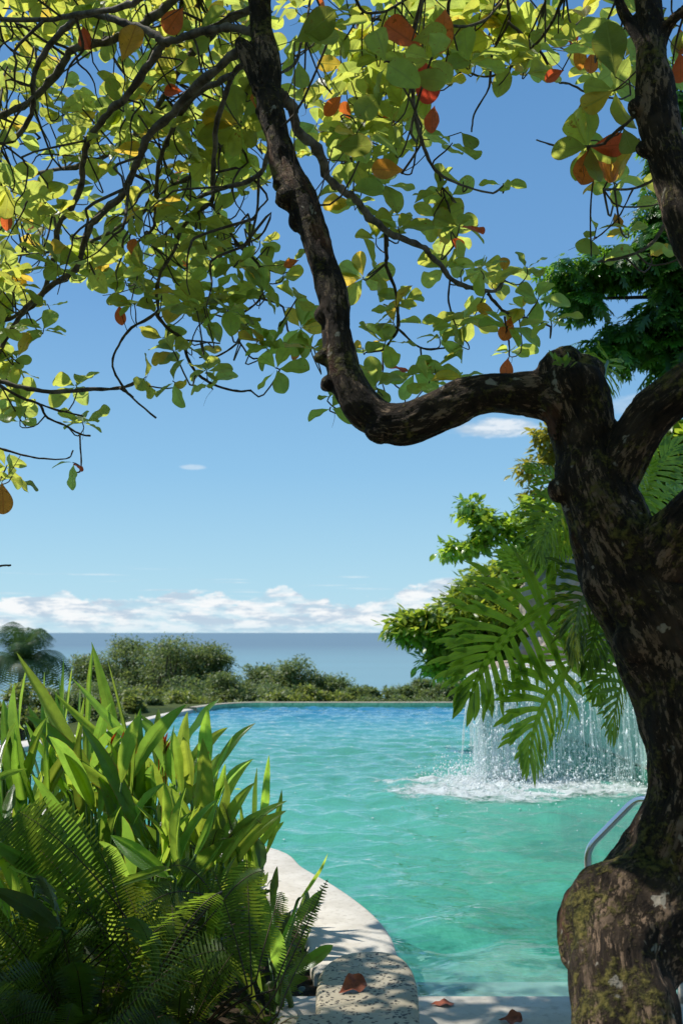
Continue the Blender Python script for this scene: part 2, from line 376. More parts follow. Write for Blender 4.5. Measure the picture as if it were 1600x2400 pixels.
def tile_mat(name, c1, c2, size, grout, rough=.3, dark=None):
    m, t, out = mat(name); ob = t.new('ShaderNodeTexCoord').outputs['Object']
    sc = t.new('ShaderNodeVectorMath', {0: ob, 'Scale': 1/size}, operation='SCALE').outputs[0]
    fl = t.new('ShaderNodeVectorMath', {0: sc}, operation='FLOOR').outputs[0]
    wn = t.new('ShaderNodeTexWhiteNoise', {0: fl}).outputs[0]
    c = t.mixc(wn, c1, c2)
    fr = t.new('ShaderNodeSeparateXYZ', {0: t.new('ShaderNodeVectorMath', {0: sc}, operation='FRACTION').outputs[0]})
    def ed(o): return t.math('MINIMUM', o, t.math('SUBTRACT', 1, o))
    e = t.math('MINIMUM', ed(fr.outputs[0]), ed(fr.outputs[1]))
    g = t.math('SUBTRACT', 1, t.smooth(e, .02, .06))
    c = t.mixc(t.math('MULTIPLY', g, .5), c, grout)
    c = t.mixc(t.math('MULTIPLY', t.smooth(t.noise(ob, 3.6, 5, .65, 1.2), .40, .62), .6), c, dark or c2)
    b = t.new('ShaderNodeBsdfPrincipled', {'Base Color': c, 'Roughness': rough}); t.l.new(b.outputs[0], out.inputs[0]); return m
M['basin'] = tile_mat('basin_tiles', (.10, .62, .42), (.26, .84, .66), .05, (.55, .92, .80), .4, (.03, .36, .24))  # dark mottle in the tile colour stands in for caustic light patterns
M['step'] = tile_mat('step_tiles', (.66, .84, .80), (.78, .90, .88), .05, (.85, .92, .90), .4, (.58, .78, .74))
M['greentile'] = tile_mat('green_tiles', (.02, .16, .10), (.08, .30, .19), .045, (.20, .34, .26), .25)

def water_mat():
    m, t, out = mat('pool_water'); ob = t.new('ShaderNodeTexCoord').outputs['Object']
    sp = t.new('ShaderNodeSeparateXYZ', {0: ob})
    a = t.vec(t.math('MULTIPLY', sp.outputs[0], .55), sp.outputs[1], 0.)
    n1 = t.noise(a, 3.2, 3, .5, .8); n2 = t.noise(a, 8.5, 3, .55, .6); n3 = t.noise(a, 1.2, 2, .5)
    # rings pushed out by the fall
    d = t.new('ShaderNodeVectorMath', {0: ob, 1: (2.1, 11.0, 0)}, operation='DISTANCE').outputs['Value']
    ch = t.math('SUBTRACT', 1, t.smooth(d, .8, 4.5))
    n4 = t.noise(a, 17, 4, .6, .4)
    h = t.math('ADD', t.math('MULTIPLY', n1, 1.), t.math('ADD', t.math('MULTIPLY', n2, .34), t.math('ADD', t.math('MULTIPLY', n3, .9), t.math('MULTIPLY', t.math('MULTIPLY', n4, ch), .5))))
    bmp = t.new('ShaderNodeBump', {'Height': h, 'Strength': 1.0, 'Distance': .036})
    fr = t.new('ShaderNodeFresnel', {'IOR': 1.33, 'Normal': bmp.outputs[0]})
    gl = t.new('ShaderNodeBsdfGlossy', {'Color': (1, 1, 1, 1), 'Roughness': .03, 'Normal': bmp.outputs[0]})
    rf = t.new('ShaderNodeBsdfRefraction', {'Color': (.86, 1, .98, 1), 'Roughness': 0., 'IOR': 1.33, 'Normal': bmp.outputs[0]})
    tp = t.new('ShaderNodeBsdfTransparent', {'Color': (.80, .98, .95, 1)})
    far_reflect = t.smooth(sp.outputs[1], 12.5, 21.5)
    bc = t.mixc(far_reflect, (.20, .70, .55), (.02, .18, .30))  # dark blue reflection towards the far edge painted into the body colour
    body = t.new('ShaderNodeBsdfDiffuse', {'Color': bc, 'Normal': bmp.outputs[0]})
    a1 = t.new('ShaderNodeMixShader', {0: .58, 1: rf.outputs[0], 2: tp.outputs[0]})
    a2 = t.new('ShaderNodeMixShader', {0: t.math('ADD', t.math('ADD', .10, t.math('MULTIPLY', t.smooth(sp.outputs[1], 5.3, 9.5), .22)), t.math('MULTIPLY', far_reflect, .6)), 1: a1.outputs[0], 2: body.outputs[0]})
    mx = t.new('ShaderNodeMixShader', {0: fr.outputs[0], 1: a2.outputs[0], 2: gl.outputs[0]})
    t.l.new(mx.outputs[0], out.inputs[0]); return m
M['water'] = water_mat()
def sea_mat():
    m, t, out = mat('sea'); ob = t.new('ShaderNodeTexCoord').outputs['Object']
    sp = t.new('ShaderNodeSeparateXYZ', {0: ob})
    n = t.noise(t.vec(t.math('MULTIPLY', sp.outputs[0], .0006), t.math('MULTIPLY', sp.outputs[1], .0022), 0.), 1., 5, .6)
    shore = t.smooth(sp.outputs[1], 1200, 5200)
    c = t.mixc(shore, (.19, .32, .36), (.135, .205, .26)); c = t.mixc(t.math('MULTIPLY', t.smooth(n, .4, .7), .35), c, (.17, .26, .29))
    bmp = t.new('ShaderNodeBump', {'Height': t.noise(ob, .12, 6, .7), 'Strength': .4, 'Distance': 2.})
    b = t.new('ShaderNodeBsdfPrincipled', {'Base Color': c, 'Roughness': .45, 'IOR': 1.2, 'Specular IOR Level': .3, 'Normal': bmp.outputs[0]})
    t.l.new(b.outputs[0], out.inputs[0]); return m
M['sea'] = sea_mat()
def fall_mat(name, thick, sx, sy, lo, hi):
    m, t, out = mat(name); u = t.new('ShaderNodeAttribute', attribute_name='luv').outputs['Vector']
    sp = t.new('ShaderNodeSeparateXYZ', {0: u})
    a = t.vec(t.math('MULTIPLY', sp.outputs[0], sx), t.math('MULTIPLY', sp.outputs[1], sy), 0.)
    n = t.noise(a, 1., 7, .66, .35); n2 = t.noise(u, 3., 4, .6)
    top = t.math('MULTIPLY', t.math('SUBTRACT', 1, t.smooth(sp.outputs[1], .05, .5)), .22)
    al = t.smooth(t.math('ADD', t.math('ADD', n, top), t.math('MULTIPLY', t.math('SUBTRACT', n2, .5), .35)), lo, hi)
    al = t.math('MULTIPLY', al, thick)
    bmp = t.new('ShaderNodeBump', {'Height': n, 'Strength': 1., 'Distance': .05})
    d = t.new('ShaderNodeBsdfPrincipled', {'Base Color': (.88, .93, .93, 1), 'Roughness': .12, 'Normal': bmp.outputs[0]})
    tl = t.new('ShaderNodeBsdfTranslucent', {'Color': (.86, .93, .93, 1)})
    w = t.new('ShaderNodeMixShader', {0: .45, 1: d.outputs[0], 2: tl.outputs[0]})
    tp = t.new('ShaderNodeBsdfTransparent', {'Color': (.93, .98, .97, 1)})
    mx = t.new('ShaderNodeMixShader', {0: al, 1: tp.outputs[0], 2: w.outputs[0]})
    t.l.new(mx.outputs[0], out.inputs[0]); return m
M['fall'] = fall_mat('falling_water', .72, 30., .7, .40, .70)
M['fallthin'] = fall_mat('thin_falling_water', .58, 38., .7, .42, .74)
def foam_mat():
    m, t, out = mat('foam'); ob = t.new('ShaderNodeTexCoord').outputs['Object']
    c = t.new('ShaderNodeAttribute', attribute_name='Col').outputs['Fac']
    n = t.noise(ob, 8, 8, .74, .5); n2 = t.noise(ob, 2.3, 4, .6)
    al = t.smooth(t.math('ADD', n, t.math('ADD', t.math('MULTIPLY', t.math('SUBTRACT', c, .5), .62), t.math('MULTIPLY', t.math('SUBTRACT', n2, .5), .9))), .50, .86)
    bmp = t.new('ShaderNodeBump', {'Height': n, 'Strength': 1., 'Distance': .08})
    d = t.new('ShaderNodeBsdfPrincipled', {'Base Color': (.88, .93, .92, 1), 'Roughness': .4, 'Normal': bmp.outputs[0]})
    tp = t.new('ShaderNodeBsdfTransparent')
    mx = t.new('ShaderNodeMixShader', {0: t.math('MULTIPLY', al, .93), 1: tp.outputs[0], 2: d.outputs[0]})
    t.l.new(mx.outputs[0], out.inputs[0]); return m
M['foam'] = foam_mat()
m, t, out = mat('droplet'); d = t.new('ShaderNodeBsdfPrincipled', {'Base Color': (.93, .96, .97, 1), 'Roughness': .08, 'Coat Weight': 1.})
t.l.new(d.outputs[0], out.inputs[0]); M['drop'] = m

m, t, out = mat('stream'); d = t.new('ShaderNodeBsdfPrincipled', {'Base Color': (.90, .94, .95, 1), 'Roughness': .15}); tl = t.new('ShaderNodeBsdfTranslucent', {'Color': (.9, .96, .96, 1)}); tp = t.new('ShaderNodeBsdfTransparent')
w_ = t.new('ShaderNodeMixShader', {0: .45, 1: d.outputs[0], 2: tl.outputs[0]}); ob_ = t.new('ShaderNodeTexCoord').outputs['Object']
al_ = t.math('ADD', .25, t.math('MULTIPLY', t.smooth(t.noise(ob_, 16, 5, .7), .38, .6), .65)); mx = t.new('ShaderNodeMixShader', {0: al_, 1: tp.outputs[0], 2: w_.outputs[0]}); t.l.new(mx.outputs[0], out.inputs[0]); M['stream'] = m

# ------------------------------------------------------------------ pool, ground, sea
far_pts = [G(x, 1657)[:2] for x in (1120, 1000, 880, 760, 660, 590)]
left_far = [G(*p)[:2] for p in ((520, 1661), (450, 1671), (380, 1687), (310, 1706), (240, 1728))]
left_mid = [np.array(p) for p in ((-4.35, 13.4), (-4.15, 11.2), (-3.3, 9.6), (-2.3, 8.7), (-1.45, 8.05))]
left_near = [G(*p)[:2] for p in ((628, 2012), (700, 2060), (775, 2106), (840, 2155), (880, 2196), (903, 2232), (915, 2268), (940, 2312))]
near = [G(985, 2334, .07)[:2], G(1150, 2334, .07)[:2], G(1330, 2334, .07)[:2], G(1600, 2336, .07)[:2], np.array((2.6, 4.75))]
right = [np.array(p) for p in ((3.1, 5.3), (3.4, 6.5), (3.55, 8.2))] + [G(1575, 1875)[:2], G(1520, 1846)[:2], G(1420, 1797)[:2], G(1310, 1752)[:2]] + [np.array((3.0, 16.5)), np.array((3.05, 19))]
def smooth_path(pts, n): return catmull(np.array([(p[0], p[1], 0) for p in pts]), n)[:, :2]
FARP = smooth_path(far_pts + left_far, 60)
LEFTP = smooth_path([left_far[-1]] + left_mid + left_near, 90)
NEARP = np.array([left_near[-1]] + near)
RIGHTP = smooth_path([near[-1]] + right + [far_pts[0]], 60)
OUT = np.vstack((FARP[:-1], LEFTP[:-1], NEARP[:-1], RIGHTP[:-1]))     # runs clockwise seen from above? far->left->near->right
def poly_sdf(x, y, poly):
    """distance to the outline, negative inside"""
    d = np.full(x.shape, 1e9); inside = np.zeros(x.shape, bool); n = len(poly)
    for i in range(n):
        a = poly[i]; b = poly[(i+1) % n]; e = b-a; L = max(1e-12, e@e)
        t = np.clip(((x-a[0])*e[0] + (y-a[1])*e[1])/L, 0, 1)
        d = np.minimum(d, (x-a[0]-t*e[0])**2 + (y-a[1]-t*e[1])**2)
        c = (a[1] > y) != (b[1] > y)
        with np.errstate(divide='ignore', invalid='ignore'):
            xi = (b[0]-a[0])*(y-a[1])/(b[1]-a[1]) + a[0]
        inside ^= c & (x < xi)
    d = np.sqrt(d); return np.where(inside, -d, d)
def hill(x, y):
    z = np.where(y < 23.2, .02, 0.)
    s = np.maximum(y-22.6, 0); z = z - np.minimum(s, 9)*.42 - np.maximum(s-9, 0)*.10
    rgt = np.clip((x-4.6)/8, 0, 1); z = z + rgt*1.6*np.clip(1-(y-22)/20, 0, 1)*(y > 3)
    return z - np.clip(-x-4.75, 0, 5)*.55*np.clip((y-12)/4, 0, 1)
xs = np.concatenate((-np.geomspace(1500, 9, 24), np.arange(-8.8, 8.8, .16), np.geomspace(9, 1500, 24)))
ys = np.concatenate((-np.geomspace(60, 3, 8), np.arange(-2.8, 26, .16), np.geomspace(26.3, 900, 34)))
XX, YY = np.meshgrid(xs, ys); sd = poly_sdf(XX, YY, OUT)
ZZ = hill(XX, YY); und = .04*np.sin(XX*1.7)*np.cos(YY*1.3)
ZZ = np.where(sd < .17, -3., np.where((sd > .6) & (YY < 22), ZZ+und*.6, ZZ))
a = Acc(); a.add(np.stack((XX, YY, ZZ), -1).reshape(-1, 3), grid_faces(len(ys), len(xs)))
tag(obj('ground', a, M['ground']), kind='structure')
a = Acc(); S_ = 150000.
a.add([(-S_, 300, -60), (S_, 300, -60), (S_, S_, -60), (-S_, S_, -60)], [(0, 1, 2, 3)]); tag(obj('sea', a, M['sea']), kind='structure')
# water surface and basin
def build_water():
    ys_ = [4.2]
    while ys_[-1] < 22.1: ys_.append(ys_[-1] + .022 + .0042*(ys_[-1]-4.2))
    ys_ = np.array(ys_); xs_ = np.arange(-4.6, 3.9, .034); X, Y = np.meshgrid(xs_, ys_); sdf = poly_sdf(X, Y, OUT)
    r = np.random.default_rng(21); Z = np.zeros_like(X)
    for k in range(90):
        lam = .10*(10.0**r.random()); th = r.normal(0, .75) + 1.35; kx, ky = 6.283/lam*math.cos(th), 6.283/lam*math.sin(th); amp = .0105*lam**.95*r.uniform(.5, 1.2)/2.2
        Z += amp*np.sin(kx*X + ky*Y + r.uniform(0, 6.28) + .8*np.sin(X*.9 + k) + .8*np.cos(Y*.7 + k*2))
    d = np.hypot(X-2.1, Y-10.9); Z += .010*np.sin(d*14)*np.exp(-((d-1.2)/1.3)**2)
    Z *= np.clip(-sdf/.12, .15, 1)
    keep = sdf < .02; idx = -np.ones(X.size, int); ok = keep.ravel()
    Fq = grid_faces(len(ys_), len(xs_)); Fq = Fq[ok[Fq].all(1)]; used = np.unique(Fq); idx[used] = np.arange(len(used))
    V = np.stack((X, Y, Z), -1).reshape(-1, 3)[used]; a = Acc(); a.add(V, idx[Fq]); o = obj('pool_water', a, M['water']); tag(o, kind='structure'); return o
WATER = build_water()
a = Acc(); n = len(OUT); DEP = -1.25
V = [(p[0], p[1], .03) for p in OUT] + [(p[0], p[1], DEP) for p in OUT]
a.add(V, [(i, (i+1) % n, n+(i+1) % n, n+i) for i in range(n)] + [tuple(range(n, 2*n))])
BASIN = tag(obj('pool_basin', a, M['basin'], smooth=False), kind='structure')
a = Acc()                                      # shallow entry ledge along the near end
x0, y0 = near[0][0]-.35, near[0][1]
a.add([(x0+.06, y0+.01, -.20), (2.5, y0+.04, -.20), (2.5, y0+.98, -.20), (x0-.15, y0+.98, -.20), (2.5, y0+.98, -1.2), (x0-.15, y0+.98, -1.2)], [(0, 1, 2, 3), (3, 2, 4, 5)])
a.add([(x0-.15, y0+.98, -.55), (2.5, y0+.98, -.55), (2.5, y0+1.5, -.55), (x0-.3, y0+1.5, -.55), (2.5, y0+1.5, -1.2), (x0-.3, y0+1.5, -1.2)], [(0, 1, 2, 3), (3, 2, 4, 5)])
LEDGE = tag(obj('pool_ledge', a, M['step'], smooth=False), kind='structure')
# copings. sweep offset: positive = left of travel; OUT runs counter-clockwise from above (far going left, left side coming nearer) so outside is to the RIGHT (negative)
def edgeprof(w, z1, z0=-.10, inn=.035, r=.025):
    return [(inn, z0), (inn, z1-r), (inn-r*.3, z1-r*.3), (inn-r, z1), (-w+r, z1), (-w+r*.3, z1-r*.3), (-w, z1-r), (-w, z0)]
a = Acc(); sweep(a, LEFTP[3:], edgeprof(.40, .075)); sweep(a, np.vstack((smooth_path(left_far[1:], 24)[:-1], LEFTP[:5])), edgeprof(.17, .078)); tag(obj('pool_coping', a, M['coping']), kind='structure')
a = Acc(); sweep(a, smooth_path(far_pts + left_far[:2], 50)[:-1], edgeprof(.20, .10, -.2, .0, .012)); tag(obj('pool_far_kerb', a, M['kerbtop']), kind='structure')
a = Acc(); sweep(a, smooth_path(far_pts + left_far[:2], 50)[:-1], [(.006, -.3), (.006, .086), (.003, .086), (.003, -.3)]); tag(obj('kerb_tiling', a, M['greentile']), kind='structure')
a = Acc(); nx0, ny = near[0][0]-.6, near[0][1]
sweep(a, [(nx0, ny), (1.0, ny), (1.8, ny), (3.4, ny+.03)], [(.003, -.1), (.003, .05), (-.004, .068), (-.02, .075), (-.45, .075), (-.46, -.1)])
tag(obj('near_coping', a, M['coping']), kind='structure')
a = Acc(); sweep(a, [(nx0-.2, ny-.457), (4.5, ny-.43)], [(0, -.1), (0, .066), (-6, .066), (-6, -.1)]); tag(obj('deck', a, M['deck']), kind='structure')
a = Acc(); rp = smooth_path([near[-1]] + right + [far_pts[0]], 60); sweep(a, rp, edgeprof(.32, .16, -.3, .0, .02)); tag(obj('tiled_kerb', a, M['greentile']), kind='structure')
a = Acc(); sweep(a, rp, [(-.02, .158), (-.02, .176), (-.30, .176), (-.30, .158)]); tag(obj('kerb_capping', a, M['palerock']), kind='structure')

# ------------------------------------------------------------------ remeshed, bark-mapped wood
def voxel(acc_or_mesh, size, smooth=3):
    me = acc_or_mesh.mesh('tmp', []) if isinstance(acc_or_mesh, Acc) else acc_or_mesh
    o = bpy.data.objects.new('tmp', me); COL.objects.link(o)
    r = o.modifiers.new('r', 'REMESH'); r.mode = 'VOXEL'; r.voxel_size = size; r.adaptivity = 0; r.use_smooth_shade = True
    s = o.modifiers.new('s', 'SMOOTH'); s.iterations = smooth; s.factor = .6
    dg = bpy.context.evaluated_depsgraph_get(); dg.update()
    out = bpy.data.meshes.new_from_object(o.evaluated_get(dg)); bpy.data.objects.remove(o); return out
def get_v(me):
    V = np.zeros(len(me.vertices)*3, np.float32); me.vertices.foreach_get('co', V); V = V.reshape(-1, 3).astype(float)
    N = np.zeros(len(me.vertices)*3, np.float32); me.vertices.foreach_get('normal', N); return V, N.reshape(-1, 3).astype(float)
def fbm(p, o=4): return mnoise.fractal(Vector(p), 1.0, 2.0, o, noise_basis='PERLIN_ORIGINAL')

ROSETTE_BRANCH_PTS = []      # (point, radius) of all wood thin enough to carry twigs
def limb_path(pts, n):
    """pts (px, py, Y, r_px) -> world path and radii"""
    w = np.array([[*P(p[0], p[1], p[2]), px_m(p[3], p[2])] for p in pts]); q = catmull(w, n); return q[:, :3], np.maximum(q[:, 3], .002)

TREE = thing('almond_tree', 'gnarled mossy leaning almond tree with broad green and red leaves over the pool', 'tree', (P(1463, 2420, 3.05)[0], 3.05, 0))
def build_trunk():
    T0 = 3.05
    limbs = [
     [(1470, 3000, 2.35, 140), (1466, 2640, 2.55, 128), (1463, 2420, 2.72, 121), (1450, 2310, 2.82, 117), (1464, 2215, 2.96, 146), (1505, 2128, T0, 136), (1566, 2034, 3.1, 112), (1606, 1950, T0, 108), (1628, 1850, T0, 103), (1620, 1750, T0, 106), (1600, 1660, 3.07, 115), (1576, 1540, 3.1, 122), (1530, 1430, 3.1, 124), (1480, 1340, 3.1, 118), (1428, 1240, 3.1, 102), (1386, 1140, 3.1, 88), (1378, 1060, 3.12, 78), (1352, 970, 3.12, 82), (1328, 895, 3.12, 76), (1325, 868, 3.12, 50)],
     [(1376, 1060, 3.12, 70), (1330, 950, 3.12, 74), (1270, 925, 3.14, 58), (1200, 920, 3.15, 52), (1120, 925, 3.17, 48), (1040, 958, 3.2, 50), (960, 992, 3.22, 49), (900, 990, 3.25, 47), (845, 948, 3.27, 46), (806, 878, 3.3, 42), (790, 790, 3.32, 39), (782, 700, 3.35, 40), (752, 600, 3.4, 36), (722, 500, 3.45, 37), (680, 420, 3.5, 38), (655, 330, 3.55, 32), (632, 230, 3.6, 34), (622, 130, 3.65, 34), (610, 40, 3.7, 31), (600, -60, 3.75, 29), (560, -260, 3.8, 26), (500, -520, 3.8, 20)],
     [(1420, 1150, 3.1, 60), (1470, 1060, 3.05, 58), (1520, 980, 3.0, 58), (1590, 922, 2.95, 57), (1660, 860, 2.95, 55), (1690, 760, 2.97, 52), (1660, 650, 3.0, 50), (1625, 560, 3.02, 50), (1590, 440, 3.05, 52), (1555, 330, 3.08, 50), (1536, 220, 3.1, 45), (1524, 120, 3.12, 38), (1518, 20, 3.15, 34), (1510, -120, 3.2, 30), (1480, -350, 3.2, 24)],
     [(1520, 1420, 3.1, 90), (1560, 1300, 3.0, 72), (1605, 1230, 2.9, 62), (1680, 1150, 2.8, 52), (1800, 1020, 2.7, 44), (1900, 800, 2.7, 36)],
     [(1530, 150, 3.12, 24), (1496, 90, 3.12, 19), (1460, 30, 3.15, 17), (1430, -50, 3.2, 15), (1400, -150, 3.2, 13)],
     [(1540, 120, 3.12, 22), (1566, 58, 3.1, 15), (1600, 25, 3.05, 12), (1660, -20, 3.0, 11)],
     [(612, 215, 3.6, 26), (592, 160, 3.62, 22), (570, 112, 3.64, 20), (560, 95, 3.65, 14)],
    ]
    a = Acc(); samples = []
    for li, L in enumerate(limbs):
        p, r = limb_path(L, len(L)*9); tube(a, p, r, 18); T, A, B = frames(p)
        d = np.concatenate(([0], np.cumsum(np.linalg.norm(np.diff(p, axis=0), axis=1))))
        for i in range(len(p)): samples.append((p[i], r[i], T[i], A[i], B[i], d[i] + li*3.7))
    # burls and knots
    for (px, py, Y, r) in ((1300, 862, 3.12, 46), (1368, 872, 3.13, 44), (1325, 848, 3.12, 38), (753, 838, 3.3, 19), (754, 738, 3.33, 25), (672, 465, 3.45, 24), (700, 520, 3.45, 26), (610, 258, 3.58, 13), (1310, 1150, 3.08, 34), (1440, 1120, 3.06, 50), (888, 1010, 3.22, 34), (1495, 250, 3.08, 20), (1508, 350, 3.08, 22), (1402, 2175, 2.99, 56), (1580, 2230, 3.0, 60), (1462, 2062, 3.02, 42), (1352, 2230, 2.94, 32), (1480, 1500, 3.02, 44), (770, 900, 3.29, 22), (815, 720, 3.33, 14), (655, 430, 3.47, 16)):
        th = np.linspace(0, math.pi, 9); ph = np.linspace(0, 2*math.pi, 12, endpoint=False); c = P(px, py, Y); rr = px_m(r, Y)
        V = np.array([[c[0]+rr*math.sin(u)*math.cos(v), c[1]+rr*math.sin(u)*math.sin(v), c[2]+rr*math.cos(u)] for u in th for v in ph])
        Fq = [(i*12+j, i*12+(j+1) % 12, (i+1)*12+(j+1) % 12, (i+1)*12+j) for i in range(8) for j in range(12)]
        a.add(V, Fq)
    me = voxel(a, .0085, 4); V, N = get_v(me)
    SP = np.array([s[0] for s in samples]); SR = np.array([s[1] for s in samples]); ST = np.array([s[2] for s in samples]); SA = np.array([s[3] for s in samples]); SB = np.array([s[4] for s in samples]); SD = np.array([s[5] for s in samples])
    idx = np.zeros(len(V), int)
    for i in range(0, len(V), 4000):
        d = ((V[i:i+4000, None] - SP[None])**2).sum(-1)/(SR[None]**2 + .0004); idx[i:i+4000] = d.argmin(1)
    rel = V - SP[idx]; al = (rel*ST[idx]).sum(1)
    Q = np.stack(((rel*SA[idx]).sum(1), (rel*SB[idx]).sum(1), (SD[idx]+al)*.30), 1)
    rad = SR[idx]
    disp = np.zeros(len(V))
    for i in range(len(V)):
        q = Q[i]; p = V[i]
        b = fbm(q*24, 3); c = fbm(q*7+5, 2); g = fbm(p*5.5, 2)
        disp[i] = .0065*b + .009*c - .009*max(0, .12-abs(fbm(q*15+9, 2)))*8*.5 + rad[i]*.16*g
    V = V + N*np.clip(disp, -.03, .03)[:, None]
    me.vertices.foreach_set('co', V.astype(np.float32).ravel())
    at = me.attributes.new('bark', 'FLOAT_VECTOR', 'POINT'); at.data.foreach_set('vector', Q.astype(np.float32).ravel())
    me.materials.clear(); me.materials.append(M['bark']); me.update()
    me.polygons.foreach_set('use_smooth', np.full(len(me.polygons), True))
    me.name = 'trunk'; link('trunk', me, TREE)
    for s in samples[25:]:
        if s[1] < .07: ROSETTE_BRANCH_PTS.append(s[0])
build_trunk()

